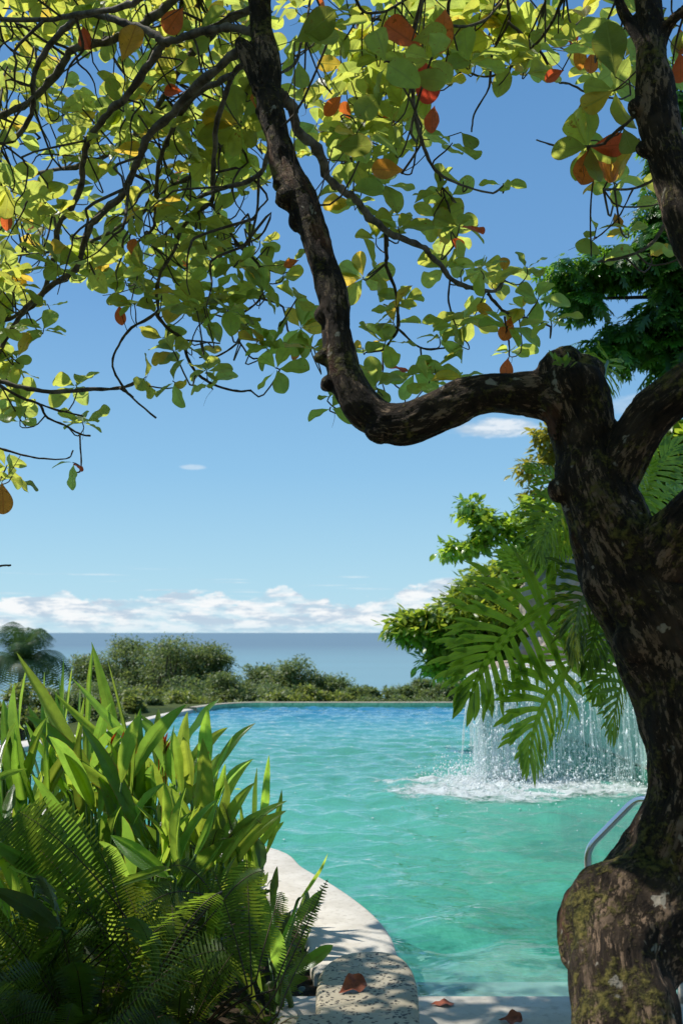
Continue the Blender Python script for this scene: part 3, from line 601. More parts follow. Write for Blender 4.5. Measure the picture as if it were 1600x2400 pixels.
# thinner branches traced over the sky: (px, py), start radius px, end radius px, start distance, end distance
BR = [
 ([(575, 100), (561, 117), (500, 168), (444, 219), (403, 270), (357, 311), (337, 347), (321, 388), (301, 429), (286, 459), (240, 500), (209, 536), (189, 600), (179, 631), (128, 666), (82, 702), (51, 738), (26, 779), (-20, 860)], 12, 5, 3.65, 4.9),
 ([(608, 77), (551, 66), (500, 69), (449, 79), (393, 97), (357, 79), (306, 59), (255, 41), (204, 33), (153, 66), (117, 107), (92, 143), (77, 194), (79, 240), (66, 281), (31, 327), (-20, 337)], 12, 5, 3.65, 4.4),
 ([(393, 97), (378, 107), (352, 148), (327, 189), (296, 230), (255, 265), (224, 306), (204, 332), (196, 388), (189, 439), (168, 485), (138, 530), (126, 610), (92, 702), (40, 740), (-20, 760)], 10, 5, 3.85, 5.0),
 ([(470, -40), (408, 0), (357, 41), (306, 77), (255, 97), (204, 107), (163, 122), (138, 163), (87, 224), (31, 260), (-30, 290)], 12, 8, 4.3, 4.6),
 ([(360, -30), (327, 0), (280, 20), (204, 31), (128, 43), (30, 48), (-20, 40)], 9, 5, 3.6, 4.0),
 ([(600, 140), (577, 148), (526, 184), (480, 209), (439, 245), (413, 286), (393, 332), (378, 367), (367, 434), (362, 510), (357, 536), (306, 582)], 9, 3, 3.75, 4.8),
 ([(545, 178), (536, 200), (510, 286), (502, 357), (497, 434), (495, 469), (434, 526), (403, 600), (377, 641), (367, 692), (365, 733), (306, 768), (281, 804), (265, 845), (276, 886), (311, 932), (365, 980)], 7, 2.2, 3.8, 5.2),
 ([(645, 345), (633, 352), (612, 403), (571, 429), (530, 439), (474, 459), (430, 500), (380, 560)], 7, 3.5, 3.6, 4.8),
 ([(610, 410), (607, 418), (602, 485), (587, 561), (566, 582)], 4, 2.5, 3.7, 4.3),
 ([(495, 474), (530, 530), (561, 577), (600, 610), (612, 641), (610, 697), (571, 733), (530, 743), (505, 738)], 4.5, 2.2, 4.6, 5.2),
 ([(610, 697), (663, 720), (679, 784), (735, 814)], 3, 2, 5.1, 5.2),
 ([(571, 733), (561, 799), (510, 835), (469, 837)], 3, 2, 5.1, 5.3),
 ([(561, 799), (587, 837), (617, 840)], 2.6, 2, 5.2, 5.3),
 ([(365, 733), (393, 768), (429, 797), (439, 840), (464, 876), (500, 901), (551, 916), (589, 915)], 4.5, 2.6, 5.0, 5.3),
 ([(429, 797), (474, 799), (515, 804)], 2.6, 1.8, 5.1, 5.2),
 ([(-40, 880), (0, 891), (51, 909), (128, 919), (204, 914), (281, 909), (314, 896)], 6.5, 4, 4.6, 4.8),
 ([(284, 909), (311, 932)], 4, 3, 4.8, 4.85),
 ([(-30, 885), (0, 901), (51, 932), (92, 947), (112, 978), (153, 998), (189, 1018), (212, 1023)], 4, 2.4, 4.7, 5.0),
 ([(92, 947), (140, 962), (195, 975)], 2.4, 1.8, 4.8, 4.9),
 ([(189, 1018), (190, 1090), (184, 1108), (172, 1100)], 2.2, 1.8, 5.0, 5.0),
 ([(-30, 1040), (0, 1049), (51, 1067), (102, 1074), (158, 1074), (173, 1057)], 3, 1.8, 4.4, 4.6),
 ([(-60, 1340), (0, 1326), (25, 1324)], 3, 2.4, 4.2, 4.2),
 ([(655, 215), (675, 235), (686, 255), (697, 305), (740, 347), (770, 418), (800, 444), (831, 464), (861, 500), (902, 541), (943, 561), (994, 582), (1009, 600), (1035, 626), (1060, 656), (1106, 677), (1157, 682), (1180, 656)], 14, 4, 3.65, 5.0),
 ([(1142, 687), (1167, 717), (1203, 740), (1244, 748), (1290, 766)], 4.5, 2.6, 4.9, 5.0),
 ([(1183, 743), (1193, 804), (1193, 835)], 2.4, 1.8, 4.9, 4.9),
 ([(904, 543), (904, 600), (907, 631), (928, 687), (933, 768), (917, 794), (897, 819), (861, 824)], 5, 2.6, 4.5, 5.2),
 ([(935, 773), (984, 814), (1030, 817), (1086, 804)], 3.2, 2, 5.1, 5.3),
 ([(897, 819), (897, 875), (877, 906)], 2.4, 1.8, 5.2, 5.3),
 ([(900, 880), (938, 912), (966, 906)], 2.2, 1.8, 5.2, 5.3),
 ([(984, 814), (994, 881), (1030, 912)], 2.2, 1.8, 5.2, 5.3),
 ([(1053, 656), (1053, 712), (1076, 790)], 2.6, 1.8, 4.9, 5.1),
 ([(1000, -40), (989, 0), (968, 77), (958, 133), (968, 230), (979, 301), (1004, 372), (1030, 408), (1086, 434), (1152, 452), (1178, 434)], 7.5, 2.4, 3.4, 4.2),
 ([(979, 320), (964, 402), (940, 406)], 2.4, 2, 3.7, 3.8),
 ([(1028, 406), (1040, 459), (1053, 490), (1055, 551), (1062, 575)], 3, 1.8, 4.1, 4.6),
 ([(1190, -40), (1188, 0), (1190, 51), (1152, 128), (1147, 204), (1111, 265), (1104, 311)], 4, 2.2, 4.2, 4.8),
 ([(1190, 51), (1234, 92), (1269, 128), (1305, 189), (1336, 199), (1382, 224)], 4.5, 2.4, 4.3, 4.6),
 ([(1066, 158), (1147, 180), (1218, 138), (1285, 66), (1316, 0), (1330, -40)], 2.6, 4.5, 4.8, 4.2),
 ([(1280, -40), (1276, 10), (1275, 112)], 2.6, 2, 4.2, 4.4),
 ([(1490, 268), (1433, 316), (1402, 342), (1310, 342), (1257, 329)], 5, 2.2, 3.1, 3.6),
 ([(1402, 342), (1384, 480), (1386, 600)], 2.6, 1.8, 3.4, 3.6),
 ([(1540, 416), (1484, 441), (1412, 444)], 4, 2.4, 3.1, 3.7),
 ([(1484, 441), (1438, 520), (1371, 577)], 2.4, 1.6, 3.4, 3.8),
 ([(1580, 495), (1565, 510), (1530, 566), (1474, 600), (1400, 615)], 5, 3, 3.1, 3.8),
 ([(1060, -40), (1048, 30), (1060, 60), (1130, 50), (1170, 10)], 5, 3, 3.7, 4.3),
 ([(820, -30), (850, 25), (900, 28), (940, 5)], 4, 3, 3.9, 4.3),
 ([(640, 180), (690, 150), (705, 100), (720, 40), (730, -30)], 4, 3, 3.6, 4.4),
 ([(840, 370), (860, 300), (862, 240), (840, 130), (835, 40)], 3.5, 3, 4.8, 5.2),
 # out-of-frame boughs that carry the shade over the bed
 ([(500, -300), (300, -420), (60, -480), (-250, -420), (-600, -300)], 14, 7, 3.8, 4.4),
 ([(520, -200), (250, -150), (-100, -60), (-500, 60), (-900, 250)], 12, 6, 3.8, 4.8),
 ([(-100, -60), (-300, 250), (-600, 500)], 7, 4, 4.2, 4.6),
 ([(600, -150), (800, -350), (1100, -500), (1300, -700)], 12, 6, 3.7, 3.6),
 ([(1500, -200), (1300, -350), (1050, -420)], 12, 6, 3.2, 3.4),
 # a deeper layer
 ([(590, 20), (520, 60), (430, 150), (380, 230), (300, 330), (210, 380), (120, 400), (0, 420)], 10, 4, 4.0, 6.2),
 ([(640, 120), (560, 250), (520, 330), (470, 400), (400, 440), (330, 500), (230, 560), (120, 590), (20, 600)], 8, 3, 4.0, 6.0),
 ([(120, 400), (90, 480), (60, 560), (40, 640)], 4, 2.5, 6.0, 6.1),
]
BRSHIFT = rng.uniform(-.10, .10, len(BR))
def build_branches():
    for k, (pts, r0, r1, y0, y1) in enumerate(BR):
        m = len(pts); L = np.concatenate(([0], np.cumsum([math.dist(pts[i], pts[i+1]) for i in range(m-1)]))); L /= L[-1]
        q = [(p[0]+random.uniform(-1.5, 1.5), p[1]+random.uniform(-1.5, 1.5), y0+(y1-y0)*l + .05*math.sin(5*l+k), r0+(r1-r0)*l) for p, l in zip(pts, L)]
        w, r = limb_path(q, max(8, m*4)); 
        j = rng.standard_normal(w.shape)*r[:, None]*.16; j[0] = 0; w = w + j
        r = r*(1 + .10*rng.standard_normal(len(r)))
        a = Acc(); tube(a, w, r, 8, wob=.05)
        obj('branch', a, M['branch'] if r0 > 6 else M['twig'], TREE)
        ROSETTE_BRANCH_PTS.extend(list(w[1::2]))
build_branches()

# ------------------------------------------------------------------ almond foliage
OBOV = [(0, .012), (.03, .016), (.08, .036), (.16, .082), (.26, .150), (.36, .212), (.46, .262), (.56, .296), (.65, .312), (.74, .308), (.82, .280), (.885, .235), (.935, .180), (.97, .120), (.992, .058), (1.0, .010)]
AT = [leaf_template(OBOV, 7, b, f, w, tw, sd, i) for i, (b, f, w, tw, sd) in enumerate(
      ((.12, .35, .10, .15, .05), (.34, .5, .14, -.35, -.06), (.06, .22, .12, .4, .09), (.50, .45, .10, 0, -.03), (-.18, .45, .16, .3, .0), (.22, .15, .20, -.5, .08), (.62, .7, .10, .5, .04), (.1, .8, .1, -.2, -.08)))]
def z3(l, ox=0, oy=600): return [(x/1.96+ox, y/1.96+oy) for x, y in l]
ROS = []   # (px, py, Y, leaf length m, number, colour shift)
s3 = z3([(40,100),(180,80),(220,230),(470,130),(320,230),(430,250),(200,340),(370,350),(470,390),(500,330),(580,120),(680,180),(740,160),(860,130),(840,250),(930,310),(1050,250),(1160,160),(1210,170),(1360,200),(1380,330),(1430,430),(1270,520),(1240,420),(1180,400),(800,440),(800,580),(965,590),(880,430),(80,470),(190,540),(60,520),(330,640),(100,690),(380,770),(430,750),(350,600),(30,970),(50,1020),(20,220),(30,30),(130,90),(600,60),(690,60),(540,210),(620,230),(780,230),(750,380),(950,530),(1000,180),(1130,320),(1300,90),(1340,30),(1240,60),(20,330),(60,640),(290,40),(420,60),(560,30),(860,40),(940,230),(1060,200),(900,250)])
for x, y in s3: ROS.append((x, y, 4.9 + random.uniform(-.35, .5), random.uniform(.125, .165), random.randint(4, 7)))
for x, y in z3([(1515,650),(1520,700),(340,950),(665,560),(95,760)]): ROS.append((x, y, 4.8, .13, 3))
s4 = z3([(150,60),(100,100),(290,200),(250,240),(240,310),(100,430),(110,550),(160,600),(450,380),(520,330),(560,420),(330,540),(400,580),(430,520),(740,80),(640,70),(560,60),(480,60),(830,240),(900,200),(960,300),(760,330),(770,440),(520,570),(600,280),(560,290),(200,400),(850,60),(700,120)], 800, 600)
for x, y in s4: ROS.append((x, y, 5.0 + random.uniform(-.3, .3), random.uniform(.13, .17), random.randint(5, 7)))
s2 = z3([(50,750),(30,880),(110,850),(200,850),(60,940),(260,1050),(160,1100),(200,1000),(440,1000),(490,1080),(540,1040),(500,900),(440,880),(160,560),(280,540),(400,430),(640,60),(700,180),(620,230),(770,300),(850,340),(900,240),(1050,190),(1140,330),(1230,370),(860,80),(960,60),(780,50),(1100,60),(640,20),(900,150),(1010,110),(580,240),(700,300),(1250,850),(260,240),(180,460),(100,500),(60,620),(170,680),(60,560),(250,690),(20,300),(60,200),(520,240),(600,120),(120,190),(200,60),(300,60),(430,160)], 800, 0)
for x, y in s2: ROS.append((x, y, 4.7 + random.uniform(-.5, .6), random.uniform(.13, .17), random.randint(4, 7)))
for x, y, n, L in ((1270/1.96+800, 0, 1, .1),): pass
# large near rosettes
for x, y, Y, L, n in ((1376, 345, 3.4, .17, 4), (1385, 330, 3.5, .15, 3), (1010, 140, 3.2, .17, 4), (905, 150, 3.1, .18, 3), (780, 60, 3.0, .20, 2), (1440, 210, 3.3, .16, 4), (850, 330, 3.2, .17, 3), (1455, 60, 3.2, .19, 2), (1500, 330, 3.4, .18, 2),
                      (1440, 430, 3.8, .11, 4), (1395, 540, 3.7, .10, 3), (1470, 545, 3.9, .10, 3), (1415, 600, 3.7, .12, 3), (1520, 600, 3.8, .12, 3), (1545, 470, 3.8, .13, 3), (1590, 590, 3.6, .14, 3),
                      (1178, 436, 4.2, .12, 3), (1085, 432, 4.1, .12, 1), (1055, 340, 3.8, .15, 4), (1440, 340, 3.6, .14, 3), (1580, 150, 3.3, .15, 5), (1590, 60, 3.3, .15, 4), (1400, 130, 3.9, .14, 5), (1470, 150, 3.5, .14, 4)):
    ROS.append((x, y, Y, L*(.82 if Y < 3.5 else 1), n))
# dense fill: upper left mass and top strip
def inpoly(x, y, poly):
    c = False; n = len(poly)
    for i in range(n):
        (x1, y1), (x2, y2) = poly[i], poly[(i+1) % n]
        if (y1 > y) != (y2 > y) and x < (x2-x1)*(y-y1)/(y2-y1)+x1: c = not c
    return c
SKYHOLES = [(215, 170, 60), (290, 440, 45), (110, 110, 25), (555, 510, 40), (640, 480, 38), (345, 420, 25), (60, 20, 18), (330, 610, 30), (480, 240, 22), (20, 350, 14), (1180, 300, 90), (1250, 450, 120), (705, 600, 40), (480, 640, 22)]
def fill(poly, n, y0, y1, lo=.15, hi=.20, md=24, kmin=4, kmax=7, holes=True):
    xs_ = [p[0] for p in poly]; ys_ = [p[1] for p in poly]; got = []; tries = 0
    while len(got) < n and tries < 60000:
        tries += 1; x = random.uniform(min(xs_), max(xs_)); y = random.uniform(min(ys_), max(ys_))
        if not inpoly(x, y, poly): continue
        if holes and any((x-a)**2 + (y-b)**2 < (r+16)**2 for a, b, r in SKYHOLES): continue
        if any((x-a)**2 + (y-b)**2 < md*md for a, b in got): continue
        got.append((x, y)); ROS.append((x, y, random.uniform(y0, y1), random.uniform(lo, hi), random.randint(kmin, kmax)))
fill([(-30, -60), (600, -60), (610, 320), (640, 560), (560, 640), (300, 640), (-30, 700)], 175, 4.2, 5.6, .12, .165, 27)
fill([(-30, -60), (560, -60), (600, 250), (560, 560), (300, 640), (-30, 660)], 30, 5.5, 6.6, .14, .18, 30)
fill([(650, -60), (1120, -60), (1080, 120), (960, 300), (800, 420), (700, 330), (670, 120)], 58, 4.2, 5.4, .12, .16, 27)
fill([(1080, -60), (1470, -60), (1480, 180), (1300, 170), (1080, 150)], 16, 4.0, 5.0, .13, .16, 30)
fill([(-30, 640), (300, 640), (200, 800), (-30, 900)], 10, 4.6, 5.4, .11, .14, 36)
# canopy outside the picture that throws the shade
fill([(-1300, -500), (-60, -500), (-60, 100), (-500, 650), (-1100, 550)], 170, 3.6, 4.45, .16, .20, 34, 5, 7, False)
fill([(-60, -600), (1500, -800), (1500, -80), (-60, -80)], 110, 2.9, 4.4, .16, .20, 40, 5, 7, False)

VN = np.array((0, .42, .25))      # blades lean so that their undersides face down and outward
GAPS = [(G(900, 2245, .3), .18), (G(870, 2330, .3), .16), (G(1060, 2360), .17), (G(1230, 2385), .15), (G(1160, 2360), .12), (P(1395, 2290, 2.75), .20), (P(1430, 2330, 2.7), .16), (P(1440, 2390, 2.65), .15), (P(1420, 2010, 2.95), .13), (P(1380, 2080, 2.95), .10), (P(1492, 1640, 3.0), .07), (P(1460, 1520, 3.0), .06), (P(1380, 1370, 3.0), .05),
        (G(1150, 2250), .5), (G(1000, 2180), .5), (G(830, 2120), .5), (G(760, 2080), .45), (G(1150, 2345), .12), (P(400, 2230, 3.45), .15), (P(350, 2150, 3.7), .10), (P(680, 2120, 3.9), .14),
        (P(100, 1700, 5.2), .45), (P(250, 1800, 5.2), .40), (P(430, 1850, 5.2), .38), (P(520, 1850, 5.3), .30), (P(620, 1900, 5.3), .3), (P(300, 1980, 4.4), .16), (P(60, 1900, 4.6), .2), (P(400, 1990, 4.4), .18)]
sv_ = np.array(SV)
def sunlit(c, gaps=None, mar=.10):
    for g, r in gaps or GAPS:
        d = c-g; t_ = d@sv_
        if t_ > .5 and np.linalg.norm(d - sv_*t_) < r+mar: return True
    return False
def build_foliage():
    LA = Acc(); RA = Acc(); TW = Acc(); BP = np.array(ROSETTE_BRANCH_PTS)
    data = {i: ([], [], [], [], []) for i in range(len(AT))}
    red = {i: ([], [], [], [], []) for i in range(len(AT))}
    reds = 0
    for (x, y, Y, L, n) in ROS:
        c = P(x, y, Y)
        if not (-35 < x < 1640 and y > -60) and sunlit(c): continue
        if x > 60 and sunlit(c, GAPS[:5], .02): continue
        w = np.array((1., .35, 1.)); d = (((BP-c)*w)**2).sum(1); b = BP[d.argmin()]; dist = np.linalg.norm(b-c)
        if dist > .55 and Y < 6: c = c + (b-c)*0; 
        up = nrm(np.array((0, 0, 1.)) + .55*rng.standard_normal(3) + .35*nrm(c-b) + np.array((0, -.22, 0)))
        # twig, arriving along the rosette axis
        mid = (b+c)/2 - up*.25*min(dist, .5) + rng.standard_normal(3)*.05*dist
        pth = catmull(np.array([b, mid, c-up*.03, c+up*.012]), 9)
        tube(TW, pth, np.linspace(.0042, .0026, 9)*(1.25 if dist > .5 else 1), 5, wob=.06)
        # bare side twiglets
        if random.random() < .35:
            s = pth[5]; e = s + nrm(rng.standard_normal(3) + (0, 0, -.6))*random.uniform(.04, .12)
            tube(TW, catmull(np.array([s, (s+e)/2 + rng.standard_normal(3)*.008, e]), 5), np.linspace(.0014, .0006, 5), 4)
        a0 = random.uniform(0, 6.28); e1 = nrm(np.cross(up, rng.standard_normal(3))); e2 = np.cross(up, e1)
        hue = random.random()
        for k in range(n):
            an = a0 + k*2.4 + random.uniform(-.2, .2); pit = R(random.uniform(48, 96) if n > 2 else random.uniform(60, 110))
            out_ = e1*math.cos(an) + e2*math.sin(an); D = up*math.cos(pit) + out_*math.sin(pit)
            D = nrm(D + np.array((0, 0, -.12)))
            N = nrm(up*math.sin(pit) - out_*math.cos(pit) + .28*rng.standard_normal(3) + VN)
            S = L*random.uniform(.68, 1.12)
            g = random.uniform(.72, 1.12); yl = random.random()
            col = np.array((g*(.86+.32*hue*yl), g*(1.0), g*(.9-.3*yl)))
            if yl > .955: col = np.array((1.35, .88, .5))
            tp = random.randrange(len(AT)); T = data[tp]
            if random.random() < .014 and x > -60: T = red[tp]; col = np.array((1., random.uniform(.7, 1.5), 1.)); D = nrm(D + np.array((0, 0, -.7))); reds += 1
            T[0].append(c + D*.008); T[1].append(D); T[2].append(N); T[3].append(S); T[4].append(col)
    # the conspicuous red and orange leaves
    for (x, y, Y, L, dx, dy, cc) in ((990, 112, 3.25, .155, -1, -.62, 1.), (1043, 20, 3.3, .13, -.1, 1, 1.3), (985, 135, 3.25, .15, .35, 1, .55), (1018, 248, 3.6, .10, -.25, 1, .9), (950, 400, 3.9, .14, -1, -.05, 2.), (800, 225, 4.2, .10, -.5, .6, 1.2), (1197, 742, 4.9, .13, -.3, 1, 1.2), (1190, 838, 4.8, .11, -.2, 1, 1.), (1380, 345, 3.4, .15, -.15, 1, 1.3), (1405, 345, 3.45, .14, .2, 1, 1.6), (1350, 100, 4, .10, .2, .7, 2.), (1385, 120, 4, .10, 0, 1, 1.5), (1320, 165, 4.1, .09, -1, .4, .8), (285, 145, 3.8, .16, .35, -1, 2.6), (430, 15, 4, .15, -.6, 1, 1.2), (195, 60, 4.2, .12, .2, 1, .8), (310, 600, 4.6, .09, -.1, -1, 1.3), (18, 490, 4.6, .09, 0, 1, 1.), (700, 610, 4.7, .08, -1, .3, 1.3), (430, 215, 4.2, .09, -1, -.2, .9), (5, 1130, 4.3, .14, .1, 1, 1.8), (280, 715, 4.8, .09, .1, 1, 1.), (695, 800, 5.1, .09, 0, 1, 1.8), (1590, 120, 3.2, .1, .2, 1, .9), (740, 70, 3.6, .10, .5, -.8, 2.4), (1160, 735, 4.9, .10, -.8, -.3, 2.6), (1180, 640, 4.9, .09, .1, -1, 2.5), (1440, 500, 3.7, .06, .2, 1, 2.)):
        c = P(x, y, Y); D = nrm(np.array((dx, random.uniform(-.2, .2), -dy))); N = nrm(np.array((.25*random.uniform(-1, 1), -.9, -.35*random.uniform(-1, 1)-.3)))
        tp = random.randrange(len(AT)); T = red[tp]; T[0].append(c); T[1].append(D); T[2].append(N); T[3].append(L); T[4].append(np.array((1., cc, 1.)))
        b = BP[((BP-c)**2).sum(1).argmin()]; tube(TW, catmull(np.array([b, (b+c)/2+(0, 0, -.01), c]), 5), .002, 4)
    # big leaves near the lens, their shade put into the colour
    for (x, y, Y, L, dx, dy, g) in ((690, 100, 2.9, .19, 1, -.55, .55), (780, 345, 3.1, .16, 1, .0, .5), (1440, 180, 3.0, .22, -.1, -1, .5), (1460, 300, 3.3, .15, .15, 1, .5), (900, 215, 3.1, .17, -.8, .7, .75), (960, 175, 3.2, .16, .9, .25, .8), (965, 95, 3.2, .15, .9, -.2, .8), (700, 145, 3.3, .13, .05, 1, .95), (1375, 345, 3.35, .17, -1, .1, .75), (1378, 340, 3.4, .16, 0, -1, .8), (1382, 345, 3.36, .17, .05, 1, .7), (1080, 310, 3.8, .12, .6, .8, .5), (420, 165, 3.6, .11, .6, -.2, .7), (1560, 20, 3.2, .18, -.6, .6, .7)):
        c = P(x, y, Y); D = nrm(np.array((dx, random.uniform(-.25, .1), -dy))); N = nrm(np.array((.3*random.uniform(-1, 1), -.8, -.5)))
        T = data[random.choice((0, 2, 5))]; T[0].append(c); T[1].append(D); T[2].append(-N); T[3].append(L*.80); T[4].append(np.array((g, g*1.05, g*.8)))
        b = BP[((BP-c)**2).sum(1).argmin()]; tube(TW, catmull(np.array([b, (b+c)/2+(0, 0, -.01), c]), 5), .0024, 4)
    # unseen crown leaves added overhead and behind the camera to cut sky light
    for _ in range(420):
        c = np.array((random.uniform(-5.5, 4.5), random.uniform(-3.5, 2.4), random.uniform(3.3, 4.8))); e1 = nrm(rng.standard_normal(3)*(1, 1, .3))
        if c[1] > 1.6 and sunlit(c): continue
        up = nrm(np.array((0, 0, 1.)) + .4*rng.standard_normal(3)); e1 = nrm(np.cross(up, e1)); e2 = np.cross(up, e1)
        for k in range(7):
            an = k*2.4; T = data[random.randrange(len(AT))]; D = nrm(e1*math.cos(an) + e2*math.sin(an) + up*.15); T[0].append(c); T[1].append(D); T[2].append(nrm(up + .3*rng.standard_normal(3))); T[3].append(random.uniform(.18, .24)); T[4].append(np.array((.8, .9, .8)))
    for _ in range(95):          # unseen leaf clusters added to keep the ferns in shade
        c = np.array((random.uniform(-4.3, -2.3), random.uniform(3.8, 4.75), random.uniform(3.5, 4.6)))
        if sunlit(c, GAPS[:8] + [g for g in GAPS[8:] if g[1] < .16], .03): continue
        up = nrm(np.array((0, 0, 1.)) + .3*rng.standard_normal(3)); e1 = nrm(np.cross(up, rng.standard_normal(3))); e2 = np.cross(up, e1)
        for k in range(7):
            an = k*2.4; T = data[random.randrange(len(AT))]; D = nrm(e1*math.cos(an) + e2*math.sin(an) + up*.15); T[0].append(c); T[1].append(D); T[2].append(nrm(up + .3*rng.standard_normal(3))); T[3].append(random.uniform(.16, .21)); T[4].append(np.array((.8, .9, .8)))
    # wandering bare twigs among the leaves
    for _ in range(75):
        x, y = random.uniform(-20, 640), random.uniform(-20, 640); Y = random.uniform(3.9, 5.2); a_ = random.uniform(.9, 2.6); n_ = 6; pt = []
        for k in range(n_): pt.append(P(x, y, Y)); x += 30*math.cos(a_); y += 30*math.sin(a_); a_ += random.uniform(-.5, .5); Y += random.uniform(-.04, .08)
        pt = np.array(pt); b = BP[((BP-pt[0])**2).sum(1).argmin()]; pt = np.vstack((b, pt)) if np.linalg.norm(b-pt[0]) < .5 else pt
        tube(TW, catmull(pt, 16), np.linspace(random.uniform(.004, .0075), .002, 16), 6, wob=.07)
    for src, acc in ((data, LA), (red, RA)):
        for i, T in src.items():
            if T[0]: scatter(acc, AT[i], np.array(T[0]), np.array(T[1]), np.array(T[2]), np.array(T[3]), np.array(T[4]))
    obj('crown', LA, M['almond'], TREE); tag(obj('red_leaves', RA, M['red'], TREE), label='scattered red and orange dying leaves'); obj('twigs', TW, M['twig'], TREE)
    # little sprout growing from the old branch stub
    a = Acc(); sp = P(1318, 850, 3.0)
    tpl = leaf_template([(0, .02), (.2, .14), (.5, .22), (.8, .14), (1, .01)], 3, .1, .2)
    Dr = rand_dirs(16) + (0, -.5, .7); scatter(a, tpl, sp + rng.uniform(-1, 1, (16, 3))*(.028, .01, .016), Dr, rand_dirs(16) + (0, -1, 0), rng.uniform(.02, .04, 16), np.array((1.2, 1.4, 1.)))
    obj('sprout', a, M['shrub'], TREE)
build_foliage()

# ------------------------------------------------------------------ terrazzo wall end on the near coping
def extrude_outline(acc, pts, z0, z1, r=.02, col=(1, 1, 1)):
    """solid with a rounded top edge from a counter-clockwise outline"""
    p = np.asarray(pts, float); n = len(p); T = np.roll(p, -1, 0) - np.roll(p, 1, 0); T /= np.linalg.norm(T, axis=1, keepdims=True)
    Nn = np.stack((T[:, 1], -T[:, 0]), 1)
    rings = [(0, z0), (0, z1-r)] + [(-r*(1-math.cos(k*math.pi/8)), z1-r+r*math.sin(k*math.pi/8)) for k in (1, 2, 3, 4)]
    V = np.concatenate([np.column_stack((p + Nn*o, np.full(n, z))) for o, z in rings])
    fs = [(i*n+j, i*n+(j+1) % n, (i+1)*n+(j+1) % n, (i+1)*n+j) for i in range(len(rings)-1) for j in range(n)]
    fs.append(tuple((len(rings)-1)*n + j for j in range(n))); acc.add(V, fs, col)
def ccw(p):
    p = np.asarray(p); ar = (p[:, 0]*np.roll(p[:, 1], -1) - np.roll(p[:, 0], -1)*p[:, 1]).sum(); return p if ar > 0 else p[::-1]
ZB = .30
bp = [G(x, y, ZB)[:2] for x, y in ((983, 2420), (981, 2350), (976, 2300), (962, 2262), (936, 2238), (895, 2228), (845, 2228), (800, 2236), (765, 2256), (746, 2285), (740, 2330), (742, 2420))]
bp = list(catmull(np.array([(p[0], p[1], 0) for p in bp]), 40)[:, :2]) + [np.array((bp[-1][0], 3.1)), np.array((bp[0][0]+.0, 3.1))]
blk = thing('planter_wall', 'speckled terrazzo wall end with a rounded nose beside the pool corner', 'low wall', (.1, 3.6, 0))
a = Acc(); extrude_outline(a, ccw(bp), .0, ZB, .022); obj('wall_cap', a, M['terrazzo'], blk)
stp = [G(x, y, .335)[:2] for x, y in ((972, 2385), (968, 2376), (930, 2372), (860, 2371), (800, 2372), (700, 2378))]
stp = stp + [np.array((stp[-1][0]-.05, 3.15)), np.array((stp[0][0]+.02, 3.15))]
a = Acc(); extrude_outline(a, ccw(stp), ZB-.01, .335, .010); obj('raised_slab', a, M['terrazzo'], blk)

# fallen leaves
FT = [leaf_template(OBOV, 7, .10, .25, .2, .35, .05, 31), leaf_template(OBOV, 7, -.2, .7, .3, -.6, .1, 32)]
for i, (px, py, z, L, ang, tp, lab, colr) in enumerate((
    (1036, 2356, .075, .10, .12, 0, 'curled orange brown dead leaf lying on the pool rim beside the wall end', (1.5, 1.3, 1.2)),
    (822, 2322, .30, .12, .75, 1, 'dark rolled dead leaf lying on top of the speckled wall', (.35, .35, .35)),
    (1196, 2398, .075, .10, -.35, 1, 'bright rust coloured dead leaf at the bottom edge of the pool rim', (1.7, 1.2, 1.)))):
    c = G(px, py, z); D = np.array([[math.cos(ang), math.sin(ang), .08]]); a = Acc()
    scatter(a, FT[tp], (c - D[0]*L*.5 + (0, 0, .010))[None], D, np.array([[.12, -.2, 1.]]), L, np.array(colr)); 
    me = obj('dead_leaf', a, M['deadleaf']); tag(me, lab, 'dead leaf', 'fallen dead leaves')

# ------------------------------------------------------------------ steel handrail
rail = thing('pool_handrail', 'polished steel pool handrail rising from the water behind the almond trunk', 'handrail', (1.15, 4.7, 0))
YH = 5.15
def rp_(pts, n=60): return catmull(np.array(pts), n)
def bendpath(pts, r=.06, k=6):
    pts = [np.asarray(p, float) for p in pts]; out = [pts[0]]
    for i in range(1, len(pts)-1):
        a_, b_, c_ = pts[i-1], pts[i], pts[i+1]; p = b_ + nrm(a_-b_)*r; q = b_ + nrm(c_-b_)*r
        for j in range(k+1):
            t = j/k; out.append((1-t)**2*p + 2*t*(1-t)*b_ + t*t*q)
    out.append(pts[-1]); return np.array(out)
h0 = P(1381, 2075, YH); h1 = P(1376, 1990, YH); h2 = P(1490, 1873, YH-.10); h3 = P(1600, 1884, YH-.35); h4 = P(1640, 1960, YH-.75)
a = Acc(); tube(a, bendpath([(h1[0]+.005, h1[1], -.6), h1, h2, h3, (h4[0], h4[1], h4[2]), (h4[0], h4[1], .06)]), .0205, 20); obj('rail', a, M['steel'], rail)
a = Acc(); tube(a, [(h4[0], h4[1], .072), (h4[0], h4[1], .095)], .045, 24); obj('flange', a, M['steel'], rail)
a = Acc(); q0 = P(1594, 2235, 4.35); tube(a, [(q0[0], q0[1], .07), (q0[0], q0[1], q0[2]), (q0[0]+.06, q0[1]+.05, q0[2]+.12), (q0[0]+.3, q0[1]+.1, q0[2]+.3)], .02, 18); obj('post', a, M['steel'], rail)

